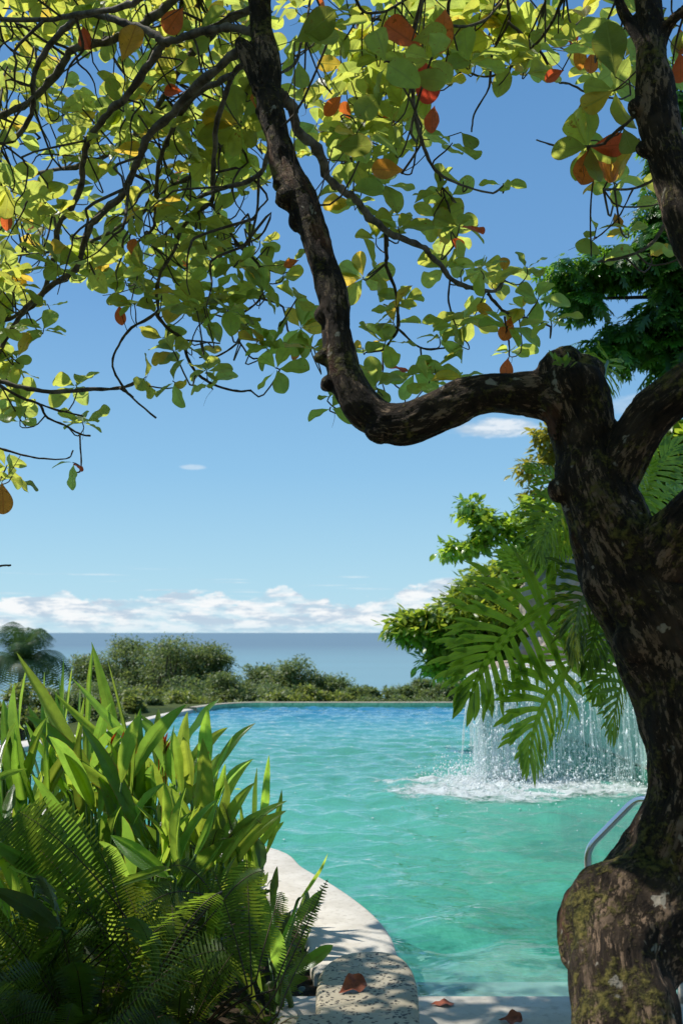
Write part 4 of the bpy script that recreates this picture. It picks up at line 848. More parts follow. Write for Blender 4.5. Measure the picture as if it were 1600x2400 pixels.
# ------------------------------------------------------------------ heliconia clump and ferns
LANC = [(0, .010), (.04, .018), (.10, .045), (.22, .078), (.38, .097), (.54, .100), (.68, .086), (.80, .064), (.90, .038), (.96, .018), (1, .003)]
BT = [leaf_template(LANC, 7, 0, f, w, tw, 0, 50+i) for i, (f, w, tw) in enumerate(((.7, .12, 0.), (1.1, .10, .5), (.35, .2, -.5), (1.5, .15, .9), (.55, .3, -.9)))]
def widen(tpl, k): V, Fq, U = tpl; V = V.copy(); V[:, 0] *= k; V[:, 2] *= k; return V, Fq, U
def blade(acc, base, tip, bow, face, k=1., tp=0, col=(1, 1, 1), roll=0.):
    base, tip = np.asarray(base, float), np.asarray(tip, float); mid = (base+tip)/2 + np.asarray(bow, float)
    bend_tpl(acc, widen(BT[tp], k), base, mid, tip, face, None, col, 0, roll)
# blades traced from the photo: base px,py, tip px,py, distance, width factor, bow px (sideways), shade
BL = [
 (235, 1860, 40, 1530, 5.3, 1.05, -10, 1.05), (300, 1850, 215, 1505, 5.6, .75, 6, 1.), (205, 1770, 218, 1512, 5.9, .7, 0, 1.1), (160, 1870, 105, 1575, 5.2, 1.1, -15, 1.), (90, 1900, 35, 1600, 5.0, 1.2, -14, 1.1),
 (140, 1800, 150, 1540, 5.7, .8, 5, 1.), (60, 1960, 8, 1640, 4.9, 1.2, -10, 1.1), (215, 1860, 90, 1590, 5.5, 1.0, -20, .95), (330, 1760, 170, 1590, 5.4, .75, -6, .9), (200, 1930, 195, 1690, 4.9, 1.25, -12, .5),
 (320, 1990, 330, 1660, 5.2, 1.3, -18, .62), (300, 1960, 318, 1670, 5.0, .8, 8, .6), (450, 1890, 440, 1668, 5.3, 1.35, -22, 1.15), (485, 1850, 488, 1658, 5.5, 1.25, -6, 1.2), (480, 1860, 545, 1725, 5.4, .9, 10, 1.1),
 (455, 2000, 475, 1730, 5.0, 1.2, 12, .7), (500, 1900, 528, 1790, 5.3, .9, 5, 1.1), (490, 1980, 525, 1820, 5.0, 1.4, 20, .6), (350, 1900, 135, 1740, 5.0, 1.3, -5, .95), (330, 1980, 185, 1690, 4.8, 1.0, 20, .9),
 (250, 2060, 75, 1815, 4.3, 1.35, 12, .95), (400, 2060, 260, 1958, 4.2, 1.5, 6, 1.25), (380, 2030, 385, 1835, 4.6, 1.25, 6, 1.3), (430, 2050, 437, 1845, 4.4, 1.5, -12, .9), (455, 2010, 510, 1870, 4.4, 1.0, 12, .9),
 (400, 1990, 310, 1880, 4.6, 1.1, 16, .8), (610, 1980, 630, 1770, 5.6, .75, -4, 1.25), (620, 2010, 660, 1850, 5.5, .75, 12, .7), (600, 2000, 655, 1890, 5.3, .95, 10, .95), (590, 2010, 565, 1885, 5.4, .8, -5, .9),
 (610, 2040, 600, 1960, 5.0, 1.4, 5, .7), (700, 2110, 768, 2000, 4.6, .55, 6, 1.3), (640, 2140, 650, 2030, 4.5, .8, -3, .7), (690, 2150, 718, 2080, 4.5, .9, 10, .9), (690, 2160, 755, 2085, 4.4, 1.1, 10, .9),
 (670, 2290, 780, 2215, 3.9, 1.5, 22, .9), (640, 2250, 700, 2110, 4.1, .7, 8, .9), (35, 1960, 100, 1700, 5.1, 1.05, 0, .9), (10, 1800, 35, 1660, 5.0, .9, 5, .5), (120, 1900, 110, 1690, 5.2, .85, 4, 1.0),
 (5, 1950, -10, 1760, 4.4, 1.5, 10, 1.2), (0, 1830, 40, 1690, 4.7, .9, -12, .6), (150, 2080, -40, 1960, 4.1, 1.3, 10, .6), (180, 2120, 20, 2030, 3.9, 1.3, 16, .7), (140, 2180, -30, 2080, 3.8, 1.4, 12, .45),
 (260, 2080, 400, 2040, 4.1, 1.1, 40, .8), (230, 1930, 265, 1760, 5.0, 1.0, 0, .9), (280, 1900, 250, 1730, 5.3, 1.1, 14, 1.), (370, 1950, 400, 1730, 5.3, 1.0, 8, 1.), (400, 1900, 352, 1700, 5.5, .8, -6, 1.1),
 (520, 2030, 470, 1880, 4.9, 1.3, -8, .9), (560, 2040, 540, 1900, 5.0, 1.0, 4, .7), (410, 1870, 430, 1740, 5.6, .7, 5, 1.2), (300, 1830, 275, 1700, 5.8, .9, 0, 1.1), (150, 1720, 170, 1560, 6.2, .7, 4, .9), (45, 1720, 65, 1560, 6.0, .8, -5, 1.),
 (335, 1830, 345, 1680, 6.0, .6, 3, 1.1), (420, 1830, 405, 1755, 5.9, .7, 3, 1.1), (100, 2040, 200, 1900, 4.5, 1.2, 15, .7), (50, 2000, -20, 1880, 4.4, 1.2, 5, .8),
]
_r = random.Random(5)
for (bx, by, tx, ty, Y, k, bow, g) in list(BL)[:60]:
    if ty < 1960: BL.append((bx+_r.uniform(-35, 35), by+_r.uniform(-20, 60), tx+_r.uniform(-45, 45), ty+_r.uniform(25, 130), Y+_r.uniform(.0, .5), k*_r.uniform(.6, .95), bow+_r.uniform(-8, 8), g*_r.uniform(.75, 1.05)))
PLN = [  # stem base x, y in metres, label of the plant
 (-1.62, 5.2, 'tallest leafy heliconia at the left edge with long arching blades'),
 (-1.40, 5.6, 'upright heliconia with narrow sunlit blades below the dark spreading tree'),
 (-1.15, 5.0, 'heliconia with one almost black upright blade among bright ones'),
 (-1.02, 5.5, 'heliconia with red flower spikes standing over the blue water'),
 (-.78, 5.4, 'heliconia with a broad round tipped blade against the pool water'),
 (-.90, 4.7, 'heliconia with wide pale green blades above the ferns'),
 (-.66, 5.0, 'dark curled heliconia at the right side of the leafy clump'),
 (-.43, 5.45, 'slim heliconia with a single tall yellow green blade beside the coping'),
 (-1.65, 4.4, 'low spreading heliconia with glossy arching leaves at the left edge above the dark ferns'),
 (-1.25, 4.3, 'heliconia with a long diagonal blade leaning up to the left behind the ferns'),
 (-.22, 4.35, 'small ragged heliconia spilling over the coping beside the terrazzo wall'),
]
def build_heliconia():
    accs = [Acc() for _ in PLN]; st = [Acc() for _ in PLN]
    for (bx, by, tx, ty, Y, k, bow, g) in BL:
        b = P(bx, by, Y+random.uniform(-.1, .1)); t_ = P(tx, ty, Y+random.uniform(-.28, .28)); L = np.linalg.norm(t_-b)
        i = int(np.argmin([(b[0]-p[0])**2 + .5*(b[1]-p[1])**2 for p in PLN])); p = PLN[i]
        face = nrm(np.array((random.choice((-1, 1, -1))*random.uniform(.3, 1.1), -1, random.uniform(.1, .6))))
        yl = random.uniform(.8, 1.15)
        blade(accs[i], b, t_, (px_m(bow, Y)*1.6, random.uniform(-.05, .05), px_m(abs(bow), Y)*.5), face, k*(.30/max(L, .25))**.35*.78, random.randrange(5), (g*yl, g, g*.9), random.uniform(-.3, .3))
        foot = np.array((p[0]+random.uniform(-.05, .05), p[1]+random.uniform(-.05, .05), 0.)); q = b + (t_-b)*-.3; q[2] = max(.1, q[2])
        tube(st[i], catmull(np.array([foot, foot*.6+q*.4+(0, 0, .1), b + (b-t_)*.08, b + (t_-b)*.05]), 8), np.linspace(.012, .005, 8), 6)
    for i, p in enumerate(PLN):
        z1 = 1.25 if i < 5 else .8
        if i == 10: z1 = .35
        if i in (7,): z1 = .55
        n = 18 if i < 7 else (4 if i in (7,) else (5 if i == 10 else 11))
        for j in range(n):
            an = random.uniform(0, 6.28); h = random.uniform(.15, .72)*z1; r = random.uniform(.04, .18)
            b = np.array((p[0]+r*math.cos(an), p[1]+r*math.sin(an)*1.3, h)); L = random.uniform(.28, .5)*(1 if i < 7 else .75)
            d = nrm((math.cos(an)*.75, math.sin(an)*.6, random.uniform(.6, 1.7))); t_ = b + d*L
            g = random.uniform(.7, 1.15)
            blade(accs[i], b, t_, (-.1*math.cos(an)*L, 0, .14*L), nrm((math.cos(an)*-.5 + random.uniform(-.4, .4), -1, .6)), random.uniform(.65, 1.05), random.randrange(5), (g*random.uniform(.8, 1.2), g, g), random.uniform(-.6, .6))
            foot = np.array((p[0]+random.uniform(-.05, .05), p[1]+random.uniform(-.05, .05), 0.))
            tube(st[i], catmull(np.array([foot, (foot+b)/2, b + d*.01]), 5), np.linspace(.009, .005, 5), 5)
        r = thing('heliconia', p[2], 'heliconia', (p[0], p[1], 0), 'heliconias in the bed left of the pool')
        obj('foliage', accs[i], M['blade'], r); obj('stem', st[i], M['stem'], r)
        if i == 3:
            for (x, y, s, tl) in ((382, 1760, 1., 0), (388, 1768, .8, .2), (373, 1762, .7, -.35), (262, 1745, .6, .3), (482, 1790, .6, .1), (290, 1735, .45, -.3), (284, 1755, .5, .5)):
                c = P(x, y, 5.3); f = Acc()
                for q in range(3):
                    L = .085*s*random.uniform(.8, 1.1); d = np.array([[tl + .28*(q-1), .1, 1.]])
                    scatter(f, widen(leaf_template([(0, .05), (.2, .10), (.5, .09), (.8, .05), (1, .005)], 5, .1, 1.2), 1.), c[None] + (0, 0, .01*q), d, np.array([[0, -1, .2]]), L, np.array((1., 1., 1.)))
                tube(f, catmull(np.array([c + (0.01, 0.03, -.25), c + (0, .01, -.1), c]), 5), .0025, 5)
                obj('flower', f, M['heli'], r)
build_heliconia()

def frond_template(n=30, seed=0, L=1.):
    r = np.random.default_rng(seed); V = []; Fq = []; U = []
    for i in range(n):
        t = .08 + .90*i/(n-1); ln = .155*math.sin(math.pi*min(1, .10+.86*(1-t)**.75))*(1 if t < .93 else .7)
        for s in (-1, 1):
            l = ln*r.uniform(.85, 1.1); w = .0080*min(1, .4+ln*6); sw = .10*l + r.uniform(-.006, .006); dr = r.uniform(.1, .35)
            b = len(V); ks = 5
            for k in range(ks):
                q = k/(ks-1); ww = w*(1, 1.15, 1., .7, .08)[k]
                for e in (-1, 1):
                    V.append((s*l*q, t + sw*q*q + e*ww*.5*1.6, -dr*l*q*q + .004*e)); U.append((.5, t))
            for k in range(ks-1): Fq.append((b+2*k, b+2*k+1, b+2*k+3, b+2*k+2))
    return np.array(V), np.array(Fq), np.array(U)
FR = [frond_template(34, i) for i in range(3)]
def frond(acc, st, base, tip, rise, face, col=(1, 1, 1), k=1., roll=0.):
    base, tip = np.asarray(base, float), np.asarray(tip, float); mid = (base+tip)/2 + np.asarray(rise, float)
    bend_tpl(acc, widen(random.choice(FR), k), base, mid, tip, face, None, col, 0, roll)
    t = np.linspace(0, 1, 12)[:, None]; pth = (1-t)**2*base + 2*t*(1-t)*mid + t*t*tip
    tube(st, pth, np.linspace(.0035, .0010, 12), 5)
FERN = [(-1.32, 4.05, 1, 'big arching sword fern below the diagonal heliconia blade'), (-.95, 3.95, 0, 'sword fern with a bright sunlit frond drooping in the middle of the bed'),
        (-.62, 3.95, 0, 'sword fern with shaded fronds standing beside the coping'), (-1.35, 3.45, 0, 'dark sword fern in the bottom left corner'),
        (-.92, 3.35, 0, 'deeply shaded sword fern low in front of the sunlit frond'), (-.52, 3.5, 0, 'small sword fern tucked against the speckled wall'),
        (-.62, 4.8, 0, 'small dark fern curling over the coping behind the others'), (-1.65, 3.9, 0, 'shaded fern with thin brownish fronds at the left edge'), (-.28, 4.15, 0, 'pale young fern leaning onto the pool coping')]
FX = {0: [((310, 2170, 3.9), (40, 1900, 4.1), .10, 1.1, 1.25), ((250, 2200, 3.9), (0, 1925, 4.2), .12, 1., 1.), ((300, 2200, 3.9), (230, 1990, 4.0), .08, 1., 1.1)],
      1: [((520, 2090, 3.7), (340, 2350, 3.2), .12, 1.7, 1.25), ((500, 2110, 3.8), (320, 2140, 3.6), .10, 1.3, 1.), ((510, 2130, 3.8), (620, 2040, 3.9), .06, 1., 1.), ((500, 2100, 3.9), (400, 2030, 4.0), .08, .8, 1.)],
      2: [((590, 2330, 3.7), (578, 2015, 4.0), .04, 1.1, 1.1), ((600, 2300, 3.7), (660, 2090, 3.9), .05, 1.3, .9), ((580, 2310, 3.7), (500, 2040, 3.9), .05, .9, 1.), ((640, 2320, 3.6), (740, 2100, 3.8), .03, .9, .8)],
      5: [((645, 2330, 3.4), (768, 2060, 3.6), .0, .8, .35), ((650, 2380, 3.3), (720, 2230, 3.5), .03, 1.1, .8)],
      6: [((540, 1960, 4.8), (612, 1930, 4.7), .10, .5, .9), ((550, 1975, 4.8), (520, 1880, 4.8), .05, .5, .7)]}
def build_ferns():
    for i, (x, y, big, lab) in enumerate(FERN):
        fa, sa = Acc(), Acc(); r = thing('sword_fern', lab, 'fern', (x, y, 0), 'sword ferns at the front of the bed')
        for (b, t_, up, g, k) in FX.get(i, []):
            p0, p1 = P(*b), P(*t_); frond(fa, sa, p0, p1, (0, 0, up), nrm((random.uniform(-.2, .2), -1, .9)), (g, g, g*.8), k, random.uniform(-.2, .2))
            if i != 6: tube(sa, catmull(np.array([(x, y, 0), ((x+p0[0])/2, y, p0[2]*.5), p0]), 6), .0035, 5)
        n = {6: 5, 8: 12}.get(i, 18); sc = .34 if i == 8 else .45 if i == 6 else (.6 if i == 5 else 1.)
        h0 = .55 if i == 6 else .05
        for j in range(n):
            an = 6.283*j/n + random.uniform(-.3, .3); L = random.uniform(.42, .72)*sc
            if i in (2, 5, 8) and math.cos(an) > .15: L *= .5
            rr = L*random.uniform(.45, .9)
            b = np.array((x+.03*math.cos(an), y+.03*math.sin(an), h0)); t_ = b + (rr*math.cos(an), rr*math.sin(an)*.8, L*random.uniform(.15, .95)*(1.15 if i in (0, 1, 2) else .8))
            g = random.uniform(.7, 1.1)
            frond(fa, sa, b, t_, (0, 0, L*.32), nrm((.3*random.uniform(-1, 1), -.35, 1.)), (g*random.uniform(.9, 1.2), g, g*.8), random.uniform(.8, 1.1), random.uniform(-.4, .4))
        obj('fronds', fa, M['fern'], r); obj('stalks', sa, M['fernstem'], r)
build_ferns()
# low ground cover in the bed
def build_cover():
    a = Acc(); k = 9000
    x = rng.uniform(-3.6, .2, k); y = rng.uniform(2.6, 9.2, k); sd_ = poly_sdf(x, y, OUT)
    ok = (sd_ > .47) & ~((x > -.5) & (y < 4.4)); x, y = x[ok], y[ok]; k = len(x); z = rng.uniform(.02, .22, k)
    D = rand_dirs(k)*(1, 1, .5) + (0, 0, .35); N = rand_dirs(k) + (0, -.3, 1)
    scatter(a, leaf_template([(0, .03), (.25, .16), (.55, .2), (.85, .1), (1, .01)], 3, .2, .3), np.stack((x, y, z), 1), D, N, rng.uniform(.05, .13, k), (rng.uniform(.5, 1.1, (k, 1))*np.array((1, 1, .9))))
    tag(obj('ground_cover', a, M['fern']), 'low leafy ground cover under the heliconias and ferns', 'ground cover', kind='stuff')
build_cover()

# ------------------------------------------------------------------ split-leaf philodendron climbing behind the trunk
def philo_template(seed=0, n=13, width=.50):
    r = np.random.default_rng(seed); V = []; Fq = []; U = []
    def strip(pts, ws, drop):
        b = len(V); m = len(pts); pts = np.array(pts); lift = .012 if drop == .3 else 0; T = np.gradient(pts, axis=0); T /= np.linalg.norm(T, axis=1, keepdims=True)
        for i in range(m):
            nx, ny = -T[i, 1], T[i, 0]
            for e in (-1, 0, 1):
                x = pts[i, 0]+nx*ws[i]*e; y = pts[i, 1]+ny*ws[i]*e; V.append((x, y, lift - drop*x*x + (0 if lift else abs(e)*ws[i]*.35))); U.append((e, i/m))
        for i in range(m-1):
            for j in (0, 1): Fq.append((b+3*i+j, b+3*i+j+1, b+3*i+3+j+1, b+3*i+3+j))
    # central web
    ys_ = np.linspace(-.02, .97, 9); strip([(0, y) for y in ys_], [.016, .028, .034, .034, .032, .028, .022, .015, .003], .3)
    for s in (-1, 1):
        for i in range(n):
            v0 = -.02 + .93*(i/(n-1))**.95; ang = R(118 - 98*(i/(n-1))**.75 + r.uniform(-5, 5)); ln = width*(1.02 - .55*(i/(n-1))**1.4)*(.72 if i == 0 else 1)*r.uniform(.88, 1.08)
            cur = -R(r.uniform(14, 30)); k = 7; p = np.array((s*.022*(1-v0*.8), v0)); pts = [p.copy()]; a_ = ang
            for q in range(k-1):
                p = p + ln/(k-1)*np.array((s*math.sin(a_), math.cos(a_))); a_ += cur/(k-1) if i > 1 else -cur/(k-1); pts.append(p.copy())
            w0 = .027*(1.1 - .3*i/n); strip(pts, [w0*.8, w0*.9, w0*1.0, w0*1.2, w0*1.2, w0*.75, .002], r.uniform(.1, 1.5))
            for side, at in ((1, 3), (-1, 4), (1, 5)):
                if r.random() < .85 and i < n-2:
                    b0 = pts[at]; d = pts[at+1 if at < k-1 else at]-pts[at-1]; a2 = math.atan2(d[0], d[1]) + side*R(r.uniform(24, 38)); l2 = ln*r.uniform(.24, .44)
                    q_ = [b0 + l2*t_*np.array((math.sin(a2 - side*.25*t_), math.cos(a2 - side*.25*t_))) for t_ in (0, .35, .7, 1)]
                    strip(q_, [w0*.7, w0*.7, w0*.5, .002], .8)
    return np.array(V), np.array(Fq), np.array(U)
PT = [philo_template(i, 13 if i != 1 else 11) for i in range(4)]
def build_philo():
    base = P(1500, 1600, 3.55); r = thing('climbing_philodendron', 'philodendron with big deeply split leaves hanging from the almond trunk over the waterfall', 'climbing plant', (base[0], base[1]+.1, .1))
    st = Acc(); spine = np.array([(base[0]+.25, 3.62, .05), P(1630, 1800, 3.5), P(1590, 1600, 3.45), P(1500, 1420, 3.45), P(1450, 1250, 3.4), P(1400, 1120, 3.35), P(1420, 1000, 3.35)])
    tube(st, catmull(spine, 40), .022, 8, wob=.1); sp = catmull(spine, 40)
    LV = [  # attach, tip, bow px (x,y), distance attach/tip, template, facing, shade
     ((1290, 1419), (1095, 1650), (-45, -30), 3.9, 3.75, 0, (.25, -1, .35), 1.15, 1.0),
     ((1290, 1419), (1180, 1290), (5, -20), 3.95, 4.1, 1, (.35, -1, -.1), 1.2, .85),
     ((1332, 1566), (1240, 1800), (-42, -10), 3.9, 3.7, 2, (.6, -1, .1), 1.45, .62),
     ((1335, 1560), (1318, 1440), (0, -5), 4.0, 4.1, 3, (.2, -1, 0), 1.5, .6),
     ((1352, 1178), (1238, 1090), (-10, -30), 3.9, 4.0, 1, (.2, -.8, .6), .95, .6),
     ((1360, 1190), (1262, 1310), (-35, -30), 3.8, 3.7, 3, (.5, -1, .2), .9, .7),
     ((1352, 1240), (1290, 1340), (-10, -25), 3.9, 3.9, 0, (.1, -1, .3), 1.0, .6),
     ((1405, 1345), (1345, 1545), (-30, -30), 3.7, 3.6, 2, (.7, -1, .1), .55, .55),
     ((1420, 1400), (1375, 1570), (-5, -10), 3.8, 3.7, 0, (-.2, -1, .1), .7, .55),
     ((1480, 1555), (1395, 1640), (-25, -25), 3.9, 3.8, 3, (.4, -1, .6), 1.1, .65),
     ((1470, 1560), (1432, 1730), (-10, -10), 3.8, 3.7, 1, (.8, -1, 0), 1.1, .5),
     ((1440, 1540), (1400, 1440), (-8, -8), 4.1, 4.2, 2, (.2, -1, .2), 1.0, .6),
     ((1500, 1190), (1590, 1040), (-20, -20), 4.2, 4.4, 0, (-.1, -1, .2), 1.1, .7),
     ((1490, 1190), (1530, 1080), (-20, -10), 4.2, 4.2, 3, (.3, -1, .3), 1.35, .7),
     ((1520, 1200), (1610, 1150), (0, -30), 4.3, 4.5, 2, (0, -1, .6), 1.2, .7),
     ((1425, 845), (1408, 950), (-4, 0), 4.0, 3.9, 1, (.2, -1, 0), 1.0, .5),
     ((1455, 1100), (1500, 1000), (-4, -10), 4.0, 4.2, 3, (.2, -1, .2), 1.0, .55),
    ]
    for (A_, B_, bw, ya, yb, tp, face, g, wd) in LV:
        p0, p2 = P(*A_, ya), P(*B_, yb); L = np.linalg.norm(p2-p0); m_ = (p0+p2)/2 + np.array((px_m(bw[0], ya), 0, -px_m(bw[1], ya)))*1.2
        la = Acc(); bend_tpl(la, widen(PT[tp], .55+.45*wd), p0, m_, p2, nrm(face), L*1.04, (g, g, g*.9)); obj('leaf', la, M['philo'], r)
        c = sp[((sp-p0)**2).sum(1).argmin()]; tube(st, catmull(np.array([c, (c+p0)/2 + (0, .04, .07), p0 + (0, .01, .0)]), 10), np.linspace(.008, .0055, 10), 7)
    obj('stem', st, M['stem'], r)
build_philo()

# ------------------------------------------------------------------ grotto, boulders, waterfall
def boulder(name, label, c, rad, seed, matl, cat='boulder', parent=None, amp=.22, group=None):
    import bmesh
    bm = bmesh.new(); bmesh.ops.create_icosphere(bm, subdivisions=5, radius=1)
    for v in bm.verts:
        p = v.co.copy(); n_ = mnoise.fractal(p*1.1 + Vector((seed*7.1, 3, 1)), 1, 2, 5) + .6*abs(mnoise.noise(p*2.2 + Vector((seed, seed, 0))))
        v.co = Vector((p.x*rad[0], p.y*rad[1], p.z*rad[2]))*(1 + amp*n_)
    me = bpy.data.meshes.new(name); bm.to_mesh(me); bm.free(); me.materials.append(matl)
    me.polygons.foreach_set('use_smooth', np.full(len(me.polygons), True))
    o = bpy.data.objects.new(name, me); COL.objects.link(o); o.location = c
    if parent: o.parent = parent; o.location = Vector(c) - Vector(parent.location)
    else: tag(o, label, cat, group)
    return o
gr = thing('grotto', 'pale plastered overhanging grotto whose lip spills the waterfall into the pool', 'grotto', (3.2, 12.5, 0))
gw = smooth_path([G(1620, 1905)[:2], G(1575, 1872)[:2], G(1520, 1844)[:2], G(1420, 1795)[:2], G(1310, 1750)[:2], (2.9, 15.2), (2.6, 15.2)], 40)
lip = catmull(np.array([P(1104, 1583, 11.3), P(1150, 1572, 11.25), P(1230, 1566, 11.3), P(1310, 1560, 11.35), P(1400, 1558, 11.3), P(1480, 1566, 11.1), P(1560, 1580, 10.7), P(1660, 1590, 10.2)]), 60)
a = Acc(); n = len(lip); back = np.array([(4.6, 10.4, 1.3), (4.8, 14.6, 1.4), (2.6, 14.4, 1.35), (1.75, 12.4, 1.3)])
top = np.vstack((lip[:, :2], back[:, :2])); extrude_outline(a, ccw(top), 1.13, 1.235, .05)
obj('ledge', a, M['rock'], gr)
a = Acc(); gk = catmull(np.array([(p[0]+.03, p[1], 0) for p in gw]), 60)[::-1][:, :2]; lk = catmull(np.vstack((lip[2:-1:6], lip[-1:])), 60)[:, :2]; nv = 16; V = []
for q in np.linspace(0, 1, nv):
    b_ = (1-math.cos(q*math.pi/2))**1.25; z_ = .17 + .94*math.sin(q*math.pi/2)
    for i in range(60): p = gk[i]*(1-b_) + (lk[i] + (.05, .06))*b_; V.append((p[0], p[1], z_))
a.add(V, grid_faces(nv, 60)); obj('bowl', a, M['plaster'], gr)
boulder('boulder', 'grey boulder above the grotto lip half hidden by split leaves', P(1350, 1425, 12.9), (.62, .55, .70), 3, M['rock'], group='boulders round the grotto')
boulder('boulder', 'low grey boulder on the ledge just above the falling water', P(1292, 1530, 12.4), (.40, .4, .28), 5, M['rock'], group='boulders round the grotto')
boulder('boulder', 'big grey boulder on the grotto behind the almond trunk', P(1500, 1440, 12.8), (.9, .6, .72), 8, M['rock'], group='boulders round the grotto')
boulder('boulder', 'small pinkish boulder at the far right corner of the pool edge', P(1100, 1648, 22.0), (.20, .16, .15), 12, M['palerock'], group='boulders round the grotto')
wf = thing('waterfall', 'white waterfall splashing from the grotto lip into the pool', 'waterfall', (2.2, 11, 0))
def curtain(acc, t0, t1, nu, out_, seed, jag=.1, zb=0., yo=0., back=.35):
    r = np.random.default_rng(seed); i0, i1 = int(t0*(n-1)), int(t1*(n-1)); top_ = catmull(lip[i0:i1+1], nu); nv = 22; V = []; U = []
    for j in range(nv):
        q = j/(nv-1)
        for i in range(nu):
            p = top_[i]; u = i/(nu-1)*(t1-t0) + t0
            if q < .22: s = q/.22; z = p[2]+.035 - .05*s*s + 0; y = p[1] + back*(1-s) ; y -= .0; h = 0
            else:
                s = (q-.22)/.78; z = (p[2]-.015)*(1-s*s*.55-s*.45) ; y = p[1] - out_*math.sqrt(s)*(.8+.4*math.sin(u*17+seed)) 
            x = p[0] + (.02 + .04*q)*math.sin(u*60+q*5) + .05*q*math.exp(-u*20) + r.uniform(-.01, .01); y += .04*math.sin(u*95 + q*3 + seed)
            V.append((x, y+yo, max(z, zb))); U.append((u, q))
    acc.add(V, grid_faces(nv, nu), (1, 1, 1), U)
a = Acc(); curtain(a, .0, .40, 90, .30, 1); obj('dense_curtain', a, M['fall'], wf)
a = Acc(); curtain(a, .02, .38, 80, .18, 2, yo=.12); obj('inner_curtain', a, M['fall'], wf)
a = Acc(); curtain(a, .34, .98, 120, .42, 3); obj('thin_curtain', a, M['fallthin'], wf)
a = Acc(); curtain(a, .36, .95, 120, .22, 4, yo=.15); obj('thin_inner_curtain', a, M['fallthin'], wf)
def build_strands():
    a = Acc(); r = np.random.default_rng(9)
    for k in range(230):
        u = r.beta(.9, 1.35)*.97; p = lip[int(u*(n-1))]; o_ = r.uniform(.10, .46); x0 = p[0] + r.normal(0, .015); rad = r.gamma(2.0, .0030) + .0025
        if u > .45: rad *= .62
        q = np.linspace(0, 1, 15); wob = np.cumsum(r.normal(0, .006, 15)); drift = r.normal(.0, .05)
        z = p[2] - .01 + .02*(1-q) - (p[2]-.02)*(q**1.6); y = p[1] + .05 - o_*np.sqrt(q) + wob*.6; x = x0 + wob + drift*q
        end = 15 if r.random() < .8 else r.integers(7, 13); st0 = 0 if r.random() < .75 else r.integers(1, 6)
        if end - st0 < 4: continue
        pr = rad*(1 + .35*r.standard_normal(15)).clip(.35, 2)*np.linspace(1.25, .75, 15)
        tube(a, np.stack((x, y, z), 1)[st0:end], pr[st0:end], 6, wob=.15)
    # white water sliding over the rim
    nv, nu = 10, 60; V = []
    for j in range(nv):
        q = j/(nv-1)
        for i in range(nu):
            p = lip[i]; V.append((p[0] + r.normal(0, .006), p[1] + .30*(1-q) - .07*q*q, p[2] + .035 - .16*q**2.2 + r.normal(0, .006)))
    a.add(V, grid_faces(nv, nu)); obj('streams', a, M['stream'], wf)
build_strands()
def build_spray():
    V0 = np.array([(0, 0, 1), (1, 0, 0), (0, 1, 0), (-1, 0, 0), (0, -1, 0), (0, 0, -1)], float); F0 = np.array([(0, 1, 2), (0, 2, 3), (0, 3, 4), (0, 4, 1), (5, 2, 1), (5, 3, 2), (5, 4, 3), (5, 1, 4)])
    k = 3000; u = rng.beta(1.1, 1.5, k); L = lip[(u*(n-1)*.85).astype(int)]; q = rng.random(k)**.8
    x = L[:, 0] + rng.normal(0, .07, k); z = L[:, 2]*(1-q*q)*1. + rng.normal(0, .02, k); y = L[:, 1] - .3*np.sqrt(q) - rng.exponential(.10, k)
    k2 = 6500; u2 = rng.beta(1.0, 2.0, k2); L2 = lip[(u2*(n-1)*.85).astype(int)]
    x2 = L2[:, 0] + rng.normal(-.05, .28, k2); y2 = L2[:, 1] - .3 - rng.exponential(.32, k2) + .2; z2 = rng.exponential(.11, k2)*np.exp(-((y2-10.8)/.9)**2) + .01
    X = np.concatenate((x, x2)); Y = np.concatenate((y, y2)); Z = np.maximum(np.concatenate((z, z2)), .008); K = k+k2
    S = rng.gamma(1.8, .0020, K) + .0015; st_ = np.where(np.arange(K) < k, rng.uniform(1, 3.5, K), 1.2)
    V = np.stack((X, Y, Z), 1)[:, None] + V0[None]*S[:, None, None]*np.stack((np.ones(K), np.ones(K), st_), 1)[:, None]
    Fa = (F0[None] + (np.arange(K)*6)[:, None, None]).reshape(-1, 3); a = Acc(); a.add(V.reshape(-1, 3), Fa)
    tag(obj('spray', a, M['drop'], wf), kind='stuff')
    # scattered drops on the open water
    a = Acc(); k = 150; X = rng.uniform(-2.4, 2.6, k); Y = 10.8 - rng.exponential(2.0, k); ok = (poly_sdf(X, Y, OUT) < -.2); X, Y = X[ok], Y[ok]; K = len(X); S = rng.gamma(2, .002, K)+.002
    V = np.stack((X, Y, np.full(K, .002)), 1)[:, None] + V0[None]*S[:, None, None]*np.array((1.6, 1.6, .35)); Fa = (F0[None] + (np.arange(K)*6)[:, None, None]).reshape(-1, 3); a.add(V.reshape(-1, 3), Fa)
    tag(obj('water_drops', a, M['drop']), 'bright drops skipping over the turquoise water', 'water drops', kind='stuff')
build_spray()
